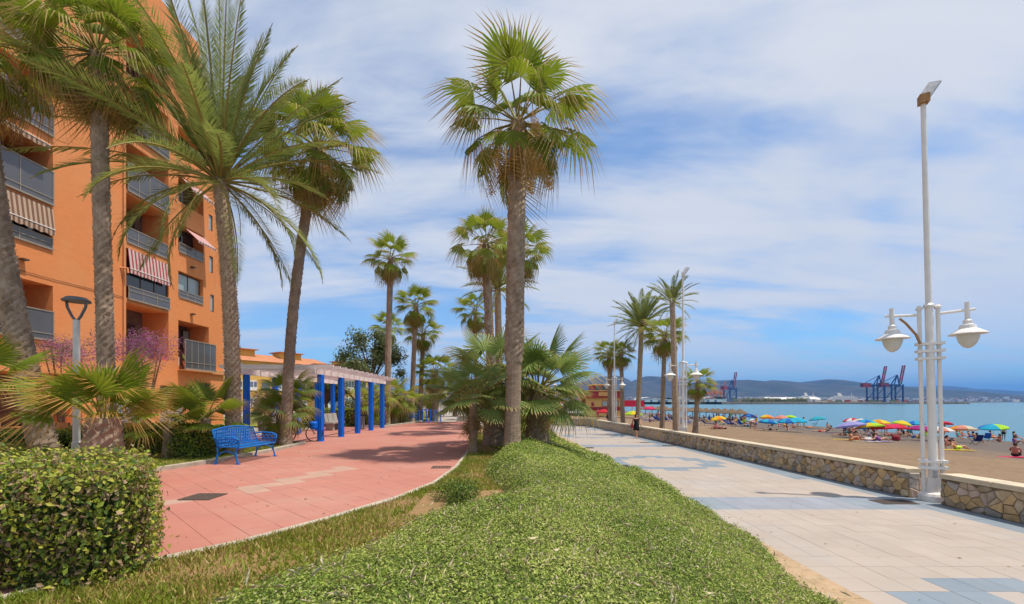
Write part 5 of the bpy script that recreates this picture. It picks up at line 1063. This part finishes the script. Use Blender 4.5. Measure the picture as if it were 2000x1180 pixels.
UMB = [(1940,833,['blue','cyan','cyan','lime','lime','lime','blue','blue'],1.45,'blue and lime umbrella alone at the right end of beach'),(1880,836,['orange','salmon','cream'],1.25,'orange salmon striped umbrella right of nearest lamp'),(1847,826,['red'],1.2,'red umbrella tilted flat just right of nearest lamp'),(1836,838,['white','salmon'],1.2,'pale pink and white umbrella low behind nearest lamp'),
 (1827,847,['orange','yellow'],.8,'small orange umbrella half behind nearest lamp'),(1799,836,['magenta'],1.1,'magenta umbrella left behind nearest lamp'),(1786,826,['cyan','blue'],1.15,'sky blue umbrella left of nearest lamp'),(1762,826,['yellow','yellow','lime'],1.05,'small yellow umbrella among red ones'),
 (1750,833,['pink','red'],1.2,'hot pink umbrella under the yellow one'),(1722,833,['red','pink'],1.25,'crimson umbrella next to the rainbow umbrella'),(1716,824,['orange','yellow'],1.3,'orange yellow umbrella above the crimson one'),(1699,831,['yellow','lime','green','green','cyan','blue','cyan','orange'],1.35,'rainbow gored umbrella over the big sitting group'),
 (1691,824,['blue','cyan'],1.1,'blue umbrella behind the rainbow one'),(1681,822,['cream','white','salmon'],1.1,'cream umbrella between red and blue ones'),(1663,820,['red','red','white'],1.15,'red umbrella with white panel above the lavender one'),(1661,829,['lavender'],1.45,'wide lavender umbrella below the red one'),
 (1597,817,['teal','cyan','white'],1.25,'teal and white umbrella standing apart mid beach'),(1545,814,['lime'],1.2,'lime green umbrella above the cyan pair'),(1557,820,['cyan'],1.15,'cyan umbrella right of the lime one'),(1538,821,['blue','cyan'],1.15,'blue umbrella under the lime one'),
 (1527,815,['salmon'],1.0,'salmon umbrella left of the lime one'),(1500,823,['cyan','blue'],1.2,'turquoise umbrella nearest the bending bather'),(1498,814,['salmon','yellow','orange'],1.1,'salmon and yellow umbrella behind turquoise one'),(1464,812,['navy','blue','lavender'],1.3,'indigo umbrella left of the closed orange one'),
 (1433,808,['white','cream','white','green'],1.3,'white and pale green umbrella next to straw shades'),(1402,817,['orange','yellow'],1.1,'golden umbrella in front of straw shades')]
for i, (u,v,c,r,lab) in enumerate(UMB): umbrella(lab, u, v, c, r, tilt=R(random.uniform(-12,12)) if u != 1845 else R(14), az=random.uniform(0,6.28) if u != 1940 else R(113))
umbrella('closed orange umbrella standing upright', 1477, 812, ['orange','orange','yellow'], closed=True)
for u,v,c,Y,lab in ((1237,807,['yellow','lime'],52,'yellow umbrella by the walker'),(1180,803,['red'],62,'red umbrella behind third lamp'),(1268,797,['pink'],80,'pink umbrella between beach palms'),(1060,789,['white'],66,'white umbrella leftmost at beach bar'),(1088,790,['white'],64,'white umbrella beside the beach bar'),(1074,786,['white','cream'],72,'white umbrella farther behind beach bar tables')): umbrella(lab,u,v,c,1.3,Y=Y,az=random.random()*6)
# thatched shades near the water
G['thatch'] = mat('straw_thatch', (0.155,0.11,0.07), .95, .25, 9, .8, 30)
ORD = 'first second third fourth fifth sixth seventh eighth ninth tenth eleventh twelfth thirteenth fourteenth fifteenth'.split()
tm = MB(); 
tm.lathe([(1.42,1.72),(1.46,1.80),(1.05,2.08),(.55,2.36),(.12,2.62),(.02,2.66)],11)
tm = tm.mesh('thatch', G['thatch']); pmn = MB().tube([(0,0,0),(0,0,2.5)],.07,6).mesh('pole', G['bark_red'])
for i in range(15):
    u = 1262+i*13.0+random.uniform(-2.5,2.5); Y = 104-i*1.9+random.uniform(-4,4); x = (u-VU)/F*Y; t = thing('straw_shade', 'conical straw sunshade, %s from the left in the row near the water' % ORD[i], 'sunshade', (x,Y,sand_z(x)), 0, 'row of straw sunshades'); link('thatch', tm, t, None, (0,0,i), 1.0); link('pole', pmn, t)
# loungers and camp chairs
def lounger_parts(t, c):
    MB().box(-.32,.32,-.9,.4,.28,.33).build('bed', c, t); MB().add([(-.32,.4,.3),(.32,.4,.3),(.32,.95,.75),(-.32,.95,.75),(-.32,.4,.35),(.32,.4,.35),(.32,.92,.8),(-.32,.92,.8)],[(0,3,2,1),(4,5,6,7),(0,1,5,4),(1,2,6,5),(2,3,7,6),(3,0,4,7)]).build('backrest', c, t)
    for x in (-.28,.28):
        for y in (-.8,.45): MB().box(x-.02,x+.02,y-.02,y+.02,0,.28).build('leg', G['white'], t)
LP = {k: note((lambda t: (lounger_parts(t, CMAT[k]), t)[1])(thing('sun_lounger', 'x', 'lounger', (0,0,-50)))) for k in ('navy','blue','white')}
def chair_parts(t, c):
    MB().add([(-.27,-.22,.40),(.27,-.22,.40),(.27,.25,.34),(-.27,.25,.34),(-.27,-.22,.42),(.27,-.22,.42),(.27,.25,.36),(-.27,.25,.36)],[(0,3,2,1),(4,5,6,7),(0,1,5,4),(1,2,6,5),(2,3,7,6),(3,0,4,7)]).build('seat', c, t); MB().add([(-.27,.25,.36),(.27,.25,.36),(.27,.48,.95),(-.27,.48,.95),(-.27,.27,.34),(.27,.27,.34),(.27,.5,.94),(-.27,.5,.94)],[(0,1,2,3),(7,6,5,4),(0,4,5,1),(1,5,6,2),(2,6,7,3),(3,7,4,0)]).build('backrest', c, t)
    for x in (-.28,.28): MB().bar((x,-.25,0),(x,.38,.62),.03).build('leg', G['grey'], t); MB().bar((x,.3,0),(x,-.22,.55),.03).build('leg', G['grey'], t); MB().bar((x,-.25,.58),(x,.38,.62),.04).build('armrest', G['grey'], t)
CP = {k: note((lambda t: (chair_parts(t, CMAT[k]), t)[1])(thing('beach_chair', 'x', 'chair', (0,0,-50)))) for k in ('navy','blue','teal')}
used = set()
def place(proto, key, loc, rz, label, group):
    o = proto[key] if (id(proto),key) not in used else copy_tree(proto[key]); used.add((id(proto),key)); o.location = loc; o.rotation_euler = (0,0,rz); o['label'] = label; o['group'] = group; return o
def towel(label, u, v, c, rz=0):
    p = on_sand(u, v); mb = MB(); k = 8
    for i in range(k+1):
        for s in (-1,1): mb.v.append((s*.42,-.95+1.9*i/k, .03+.02*noise.noise((i*.7,s,u))))
    for i in range(k): mb.f.append((2*i,2*i+1,2*i+3,2*i+2)); mb.m.append(0)
    so = tag(mb.build('beach_towel', CMAT[c], None, p + Vector((0,0,.02))), label, 'towel', 'beach towels'); so.rotation_euler = (0, R(2.3), rz); md = so.modifiers.new('thick','SOLIDIFY'); md.thickness = .015; return p
LC = dict(black=(.015,.015,.02), red=(.5,.03,.04), blue=(.03,.10,.4), navy=(.02,.03,.12), lime=(.45,.75,.03), purple=(.28,.08,.35), pink=(.6,.1,.25), white=(.7,.7,.68), teal=(.03,.3,.33), orange=(.7,.25,.05), yellow=(.7,.5,.05))
PPL = [(1983,893,'sit',300,'black','trunks','tanned man sitting on the red towel at right edge'),(1868,879,'recline',260,'lime','trunks','man in lime shorts reclining on yellow towel'),(1850,872,'sit',200,'red','bikini','woman sitting behind the lime shorts man'),(1938,861,'chair',200,'orange','trunks','man seated under the blue and lime umbrella'),(1952,864,'sit',90,'red','bikini','woman kneeling under the blue and lime umbrella'),
 (1960,860,'stand',150,'black','trunks','standing man beside the blue and lime umbrella'),(1985,862,'chair',200,'navy','suit','bather in pale hat sitting at right edge'),(1983,868,'sit',210,'purple','suit','woman in purple swimsuit at right edge'),(1905,866,'chair',250,'black','trunks','man in a dark camp chair facing the sea'),(1880,858,'chair',200,'red','bikini','woman under the orange striped umbrella'),
 (1662,862,'sit',240,'orange','bikini','woman in front of the big sitting group'),(1672,861,'sit',300,'red','trunks','man in the middle of the big sitting group'),(1680,860,'recline',200,'black','bikini','woman leaning back in the big sitting group'),(1668,852,'chair',170,'red','bikini','woman at the back of the big sitting group'),(1690,861,'lie',60,'white','suit','bather lying right of the big group'),(1718,862,'recline',250,'purple','suit','bather in purple lying on a purple towel'),
 (1602,844,'lie',80,'red','trunks','bather lying flat below the teal umbrella'),(1617,842,'recline',90,'black','bikini','bather leaning up beside the flat one'),(1640,851,'lie',95,'black','bikini','bather lying alone near the big group'),(1616,836,'sit',180,'white','trunks','bather sitting right of the teal umbrella'),(1537,841,'sit',150,'black','suit','dark dressed bather crouching under cyan umbrella'),(1505,841,'lie',85,'black','trunks','bather lying under the turquoise umbrella'),
 (1475,842,'bend',120,'blue','trunks','bather bending over near the closed orange umbrella'),(1465,838,'bend',250,'white','suit','bather in white bending over'),(1405,838,'lie',70,'pink','bikini','bather lying beside the small palm'),(1398,839,'sit',110,'pink','suit','bather sitting near the small palm'),(1690,846,'chair',180,'blue','trunks','man seated under the rainbow umbrella'),(1705,846,'stand',160,'orange','bikini','woman standing behind the rainbow umbrella'),
 (1756,852,'sit',200,'pink','bikini','woman sitting under hot pink umbrella'),(1783,856,'recline',230,'blue','trunks','bather reclining left of nearest lamp'),(1437,833,'stand',200,'yellow','trunks','child in yellow in front of white umbrella'),(1168,822,'walk',160,'pink','suit','child in pink walking on sand beyond the wall'),(1093,820,'stand',100,'black','trunks','person standing beside beach bar tables'),(1099,821,'stand',220,'red','dress','person in red standing near beach bar tables'),
 (1187,826,'stand',60,'black','dress','dark dressed person beside the thick beach palm'),(1560,838,'chair',170,'teal','trunks','man seated under the cyan umbrella'),(1550,837,'sit',220,'red','bikini','woman seated below lime umbrella')]
for u,v,pose,rz,c,kind,lab in PPL: person(lab, pose, on_sand(u,v) + Vector((0,0,.03)), R(rz), LC[c], kind, kind in ('bikini','suit'))
for i, (u, v) in enumerate([(1508,836),(1522,834),(1532,835),(1570,838),(1582,836),(1650,848),(1657,852),(1697,852),(1712,852),(1730,850),(1742,852),(1765,853),(1776,850),(1795,857),(1806,853),(1842,862),(1858,862),(1872,860),(1895,860),(1915,858)]):
    ps = ['chair','recline','sit','stand','lie','chair'][i % 6]; ck = list(LC)[(i*5) % 11]; person('%s bather in %s, %s from the left among scattered people by the umbrellas' % (dict(chair='seated', recline='reclining', sit='sitting', stand='standing', lie='lying')[ps], ck, ('first second third fourth fifth sixth seventh eighth ninth tenth eleventh twelfth thirteenth fourteenth fifteenth sixteenth seventeenth eighteenth nineteenth twentieth'.split())[i]), ps, on_sand(u,v)+Vector((0,0,.03)), R(90+i*47), LC[ck], ['trunks','bikini','suit'][i % 3], bool(i % 2))
for lab,u,v,c,rz in (('hot pink towel under man at right edge',1985,894,'pink',R(80)),('yellow towel under the lime shorts man',1868,880,'yellow',R(75)),('purple towel right of the big group',1718,863,'lavender',R(80)),('grey white towel in front of big group',1692,863,'white',R(75)),('dark blue towel near the lone bather',1625,846,'navy',R(80)),('yellow towel beside the big group',1653,860,'yellow',R(60)),('white towel near the bending bathers',1450,836,'white',R(80)),('yellow towel near the white umbrella',1452,831,'yellow',R(85))): towel(lab,u,v,c,rz)
for u,v,c,lab in ((1905,869,'navy','dark camp chair with man facing sea'),(1925,862,'blue','blue camp chair under blue and lime umbrella'),(1590,834,'teal','teal camp chair under the teal umbrella'),(1690,848,'navy','navy camp chair under rainbow umbrella'),(1772,852,'teal','teal camp chair among red umbrellas'),(1655,845,'navy','navy camp chair under lavender umbrella')):
    place(CP, c, on_sand(u,v), R(random.uniform(150,260)), lab, 'camp chairs')
t = thing('beach_bag', 'round dark red bag alone on the sand', 'bag', on_sand(1750,861)); MB().lathe([(.2,0),(.32,.12),(.3,.4),(.15,.52)],10).build('body', cloth((.25,.02,.03)), t); MB().ring((0,0,.5),.16,.02,(1,0,0),10).build('handle', cloth((.25,.02,.03)), t)
# crowd of loungers and bathers between the palms and the straw shades
for i in range(70):
    u = random.uniform(1262,1468); v = 829 - (1462-u)*.045 + random.uniform(-9,7); p = on_sand(u, v)
    lc = random.choice(['navy','blue','white']); place(LP, lc, p, R(random.uniform(60,120)), lc + ' sun lounger in the crowded rows before the straw shades', lc + ' loungers in the crowded rows')
    if i % 5: ck = random.choice(list(LC)); ps = random.choice(['recline','chair','chair','sit','stand']); person('bather in %s %s in the crowded rows before the straw shades' % (ck, dict(recline='reclining', chair='seated', sit='sitting on the sand', stand='standing')[ps]), ps, p + Vector((random.uniform(-.8,.8),0,.02)), R(random.uniform(240,300)), LC[ck], random.choice(['trunks','bikini','suit']), bool(i%2), 1.0, 'bathers in the lounger rows')
for i in range(14):
    u = random.uniform(1050,1090); p = at(u, 812, 58+i*.8); p.z = -1
    ck = list(LC)[i % 11]; ps = 'chair' if i % 2 else 'stand'; person('guest in %s %s in the crowd by the beach bar' % (ck, 'seated' if i % 2 else 'standing'), ps, p, random.uniform(0,6), LC[ck], 'suit' if i % 3 else 'trunks', bool(i%2), 1.05, 'guests at the beach bar tables')
# ------------------------------------------------------------------ harbour
G['quay'] = mat('quay_stone', (0.30,0.25,0.19), .9, .2, .02, coord='World'); G['rock'] = mat('breakwater_rock', (0.12,0.105,0.09), .95, .4, .2, coord='World'); G['crane_blue'] = mat('crane_blue', (0.006,0.055,0.19), .6, .1, .1); G['crane_red'] = mat('crane_red', (0.26,0.045,0.075), .6, .1, .1); G['crane_orange'] = mat('crane_orange', (0.52,0.16,0.05), .6, .1, .1)
def land(name, pts, z, label=None):
    mb = MB(); n = len(pts); mb.add([(x,y,-4) for x,y in pts]+[(x,y,z) for x,y in pts], [tuple(range(n,2*n))]+[(i,(i+1)%n,n+(i+1)%n,n+i) for i in range(n)]); return tag(mb.build(name, [G['quay']]), kind='structure')
land('quay', [(140,800),(560,880),(760,930),(1010,960),(1320,1420),(2600,2300),(2500,3400),(-2500,3400),(-2500,900),(-60,760)], 1.5); land('breakwater_arm', [(1300,1400),(2900,2750),(4200,3500),(4100,3560),(2700,2900),(1250,1500)], 1.2)
rk_ = MB(); rr_ = random.Random(5)
for (x0,y0),(x1,y1) in (((140,800),(560,880)),((560,880),(760,930)),((760,930),(1010,960)),((1010,960),(1320,1420))):
    L = math.hypot(x1-x0,y1-y0)
    for i in range(int(L/4)):
        t_ = i*4/L; x, y = x0+(x1-x0)*t_, y0+(y1-y0)*t_-rr_.uniform(0,3); s = rr_.uniform(1.6,3.2); rk_.lathe([(s,-3.5),(s*1.1,-2.2),(s*.5,-3+s*1.1)],6,(x,y,0))
tag(rk_.build('rock_armour', G['rock']), 'dark rock armour along the foot of harbour breakwater', 'rocks', kind='stuff')
def crane(label, u, Y, h, leg, top, rz=0, mirror=1, zb=1.5, scale=1):
    p = at(u, 780, Y); t = thing('harbour_crane', label, 'crane', (p.x,Y,zb), rz, 'harbour cranes'); A = G[leg]; B = G[top]; s = h/75.0
    def S(*q): return tuple(Vector(q)*s)
    for x in (-14,10):
        for y in (-9,9): MB().bar(S(x,y,0),S(x,y,37),2.2*s).build('leg', A, t)
    br_ = MB()
    for y in (-9,9): br_.bar(S(-14,y,4),S(10,y,4),1.4*s); br_.bar(S(-14,y,4),S(10,y,33),1.1*s)
    for x in (-14,10): br_.bar(S(x,-9,33),S(x,9,33),1.8*s); br_.bar(S(x,-9,10),S(x,9,10),1.4*s)
    br_.build('bracing', A, t); MB().bar(S(-34,0,36),S(12,0,36),5*s,3.2*s).build('girder', A, t); MB().box(*[q*s for q in (-32,-16,-5,5,32,41)]).build('machinery_house', B, t)
    MB().bar(S(-4,-4,37),S(6,0,58),1.6*s).bar(S(-4,4,37),S(6,0,58),1.6*s).bar(S(10,0,37),S(6,0,58),1.6*s).bar(S(6,0,58),S(-26,0,41),1.0*s).build('apex_frame', A, t); MB().bar(S(12,-2.5,38),S(20,-2.5,78),1.9*s).bar(S(12,2.5,38),S(20,2.5,78),1.9*s).bar(S(14,-2.5,50),S(14,2.5,50),1*s).bar(S(17,-2.5,64),S(17,2.5,64),1*s).bar(S(20,-2.5,77),S(20,2.5,77),1*s).build('boom', B, t); return t
crane('blue container crane with raised red boom, left of the right hand pair', 1712, 1080, 84, 'crane_blue', 'crane_red', 0); crane('blue container crane with raised red boom, right of the right hand pair', 1747, 1080, 86, 'crane_blue', 'crane_red', 0)
crane('blue container crane with raised red boom near the white warehouses', 1427, 1200, 78, 'crane_blue', 'crane_red', R(25)); crane('orange harbour crane left of the blue one', 1408, 1250, 55, 'crane_orange', 'crane_orange', R(20)); crane('low orange harbour crane behind small beach palm', 1390, 1300, 52, 'crane_orange', 'crane_orange', R(20))
def shed(label, u0, u1, Y, h, d, c, arch=False, name='warehouse'):
    x0, x1 = (u0-VU)/F*Y, (u1-VU)/F*Y; t = thing(name, label, 'warehouse', (x0,Y,1.5)); L = x1-x0; w = MB().box(0,L,0,d,0,h*.55).build('wall', c, t); mb = MB(); k = 8
    if arch:
        for i in range(k): a0, a1 = math.pi*i/k, math.pi*(i+1)/k; q = lambda a, y: (L/2-L/2*math.cos(a)*1.02, y, h*.552+h*.45*math.sin(a)); mb.add([q(a0,-.5),q(a1,-.5),q(a1,d),q(a0,d)],[(0,1,2,3)])
    else: mb.add([(-1,-1,h*.552),(L+1,-1,h*.552),(L+1,d+1,h*.552),(-1,d+1,h*.552),(-1,d/2,h),(L+1,d/2,h)],[(0,1,5,4),(2,3,4,5),(1,2,5),(3,0,4)])
    mb.build('roof', G['wwhite'], t)
    for i in range(max(1,int(L/14))): MB().box(5+14*i,9+14*i,-.2,-.05,0,h*.4).build('door', G['far_glass'], t)
shed('white arched warehouse left of small beach palm',1250,1318,815,9,40,G['wwhite'],True); shed('white arched warehouse behind the second lamp',1322,1372,822,9,40,G['wwhite'],True); shed('white arched warehouse right of small beach palm',1376,1418,835,10,40,G['wwhite'],True); shed('long pale low shed in the middle of the port',1500,1560,1050,11,30,G['quay']); shed('pale shed near the end of port trees',1572,1603,1000,10,20,G['wwhite']); shed('white square harbour hut at the quay edge',1583,1594,952,11,9,G['wwhite'],name='harbour_hut')
rr_ = random.Random(9); ccols = [mat('container_%d' % i, c, .7, .1, .3) for i, c in enumerate([(.36,.07,.05),(.42,.20,.05),(.10,.14,.26),(.30,.26,.22),(.14,.20,.12),(.5,.45,.4)])]
for i in range(60):
    u = rr_.choice([rr_.uniform(1420,1510), rr_.uniform(1598,1700), rr_.uniform(1690,1790)]); Y = rr_.uniform(1010,1120) if u < 1640 else rr_.uniform(1060,1300); k = rr_.randint(1,3 if u < 1520 else 2)
    o = MB()
    for q in range(k): o.box(-6.1,6.1,-1.2,1.2,2.6*q+.02,2.6*q+2.58)
    ci = rr_.randrange(6); wh = 'near the blue crane by the warehouses' if u < 1520 else 'left of the crane pair' if u < 1690 else 'below the crane pair'; cn = ['red','orange','navy','grey brown','dull green','cream'][ci]; tag(o.build('container_stack', ccols[ci], None, ((u-VU)/F*Y, Y, 1.5)), '%s shipping container stack %s, %s high' % (cn, wh, ['one','two','three'][k-1]), 'container', '%s container stacks %s' % (cn, wh)).rotation_euler = (0,0,rr_.uniform(-.3,.3))
def ship(label, u, Y, L, rz):
    p = at(u,780,Y); t = thing('cruise_ship', label, 'ship', (p.x,Y,-2), rz, 'cruise ships'); MB().add([(-L/2,-9,0),(L/2-20,-9,0),(L/2,0,0),(L/2-20,9,0),(-L/2,9,0),(-L/2-3,-10,12),(L/2-14,-10,12),(L/2+8,0,14),(L/2-14,10,12),(-L/2-3,10,12)],[(0,1,6,5),(1,2,7,6),(2,3,8,7),(3,4,9,8),(4,0,5,9),(5,6,7,8,9)]).build('hull', G['wwhite'], t)
    for k, (a,b) in enumerate(((-.48,.38),(-.46,.34),(-.4,.3),(-.3,.24))): dk = MB().box(L*a,L*b,-9+k,9-k,12.02+4*k,16+4*k).build('deck', G['wwhite'], t); MB().box(L*a+3,L*b-3,-9.1+k,-9.02+k,13.2+4*k,14.6+4*k).build('window_band', G['far_glass'], dk)
    MB().add([(-L*.2,-3,28.02),(-L*.08,-3,28.02),(-L*.08,3,28.02),(-L*.2,3,28.02),(-L*.22,-2,40),(-L*.14,-2,40),(-L*.14,2,40),(-L*.22,2,40)],[(0,1,5,4),(1,2,6,5),(2,3,7,6),(3,0,4,7),(4,5,6,7)]).build('funnel', G['wwhite'], t); MB().bar((L*.2,0,28),(L*.2,0,40),1.0).build('mast', G['wwhite'], t)
ship('white cruise ship with high decks moored behind port trees', 1580, 1750, 90, R(6)); ship('low white cruise ship right of the port sheds', 1650, 1800, 130, R(-4))
pt_ = MB(); rr_ = random.Random(2)
PP, NN = [], []
for i in range(110):
    u = rr_.uniform(1450,1590); Y = rr_.uniform(965,1030); x = (u-VU)/F*Y; h = rr_.uniform(5,9); d = RNG.normal(0,1,(40,3)); d /= np.linalg.norm(d,axis=1)[:,None]; PP.append(np.array([x,Y,1.5+h*.55])+d*np.array([h*.5,h*.5,h*.5])); NN.append(d)
PP, NN = np.concatenate(PP), np.concatenate(NN); tag(link('port_treeline', leaf_mesh('port_trees', PP, NN, RNG.uniform(1.5,3.2,len(PP)), [G['o0'],G['o1']], (.6,.4), .6, .7)), 'belt of dark trees along the harbour front', 'trees', kind='stuff')
# mountains
def hills(name, tab, Y, back, front, m, seed, zb=0):
    us = np.linspace(tab[0][0], tab[-1][0], 190); ts_ = np.linspace(0,1,16); mb = MB()
    for t_ in ts_:
        yy = Y-front+(front+back)*t_; ridge = front/(front+back)
        for u in us:
            x = (u-VU)/F*Y; h = CZ+(HV-lerp_tab(tab,u))/F*Y; k = max(0, 1-abs(t_-ridge)/max(ridge,1-ridge)); k = k*k*(3-2*k)
            nz = noise.fractal((x/900,yy/900,seed),.9,2.0,4)
            mb.v.append((x, yy, -3.2+max(0,(h+3.2)*k*(1+.42*nz*(1-k*.8)) + (70*nz*k*(1-k)))))
    c = len(us)
    for j in range(len(ts_)-1):
        for i in range(c-1): mb.f.append((j*c+i,j*c+i+1,(j+1)*c+i+1,(j+1)*c+i)); mb.m.append(0)
    return tag(mb.build(name, m, smooth=True), kind='structure')
G['hill'] = mat('scrub_hill', (0.016,0.032,0.026), .95, .3, .004, coord='World', col2=(0.075,0.065,0.055), det=8)
hills('hills', [(1090,770),(1125,750),(1150,743),(1172,736),(1190,740),(1208,750),(1228,747),(1244,743),(1260,734),(1276,737),(1296,748),(1320,756),(1345,747),(1360,750),(1392,754),(1420,741),(1436,746),(1458,754),(1484,749),(1508,743),(1530,747),(1556,755),(1576,752),(1598,743),(1618,742),(1640,749),(1662,750),(1684,756),(1710,760),(1760,766),(1830,772),(1950,776),(2060,782)], 6500, 1500, 3000, G['hill'], 3)
hills('far_hills', [(1300,770),(1500,760),(1700,762),(1760,757),(1830,754),(1900,760),(1950,766),(2000,771),(2080,778)], 11000, 1500, 2500, G['hill'], 8)
hills('inland_hills', [(400,770),(620,768),(760,764),(900,762),(1010,760),(1100,758),(1150,765),(1180,775)], 5000, 1200, 2200, G['hill'], 5)
tw = MB(); rr_ = random.Random(4)
for i in range(900):
    u = rr_.triangular(1130,1990,1260) if rr_.random() < .6 else rr_.uniform(1180,1990); Y = rr_.uniform(3450,4300); x = (u-VU)/F*Y; w = rr_.uniform(8,24); h = rr_.uniform(8,22); z = max(0,(Y-3550)*.05)-3; tw.box(x-w,x+w,Y-8,Y+8,z,z+h*1.1, rr_.choice((0,0,1,2)))
tag(tw.build('hillside_town', [G['wwhite'], mat('far_ochre',(.42,.30,.2),.9,.1,.01,coord='World'), mat('far_clay',(.36,.2,.13),.9,.1,.01,coord='World')]), 'distant town of pale houses at the foot of hills', 'town', kind='stuff')
sheet('far_shore', [(-3000,3300),(9000,3300),(12000,9000),(-3000,9000)], -2.6, G['hill'])
# ------------------------------------------------------------------ haze
HAZE = True
if HAZE:
    hm = bpy.data.materials.new('haze'); hm.use_nodes = True; n, l = hm.node_tree.nodes, hm.node_tree.links; n.remove(n['Principled BSDF'])
    pv = n.new('ShaderNodeVolumePrincipled'); pv.inputs['Color'].default_value = (.13,.42,1.0,1); pv.inputs['Density'].default_value = 6.4e-5; pv.inputs['Anisotropy'].default_value = 0.0; l.new(pv.outputs[0], n['Material Output'].inputs['Volume'])
    mb = MB().box(-21000,31000,-600,25000,-6,900); tag(mb.build('haze', hm), 'thin pale blue sea haze in the air', 'haze', kind='stuff')
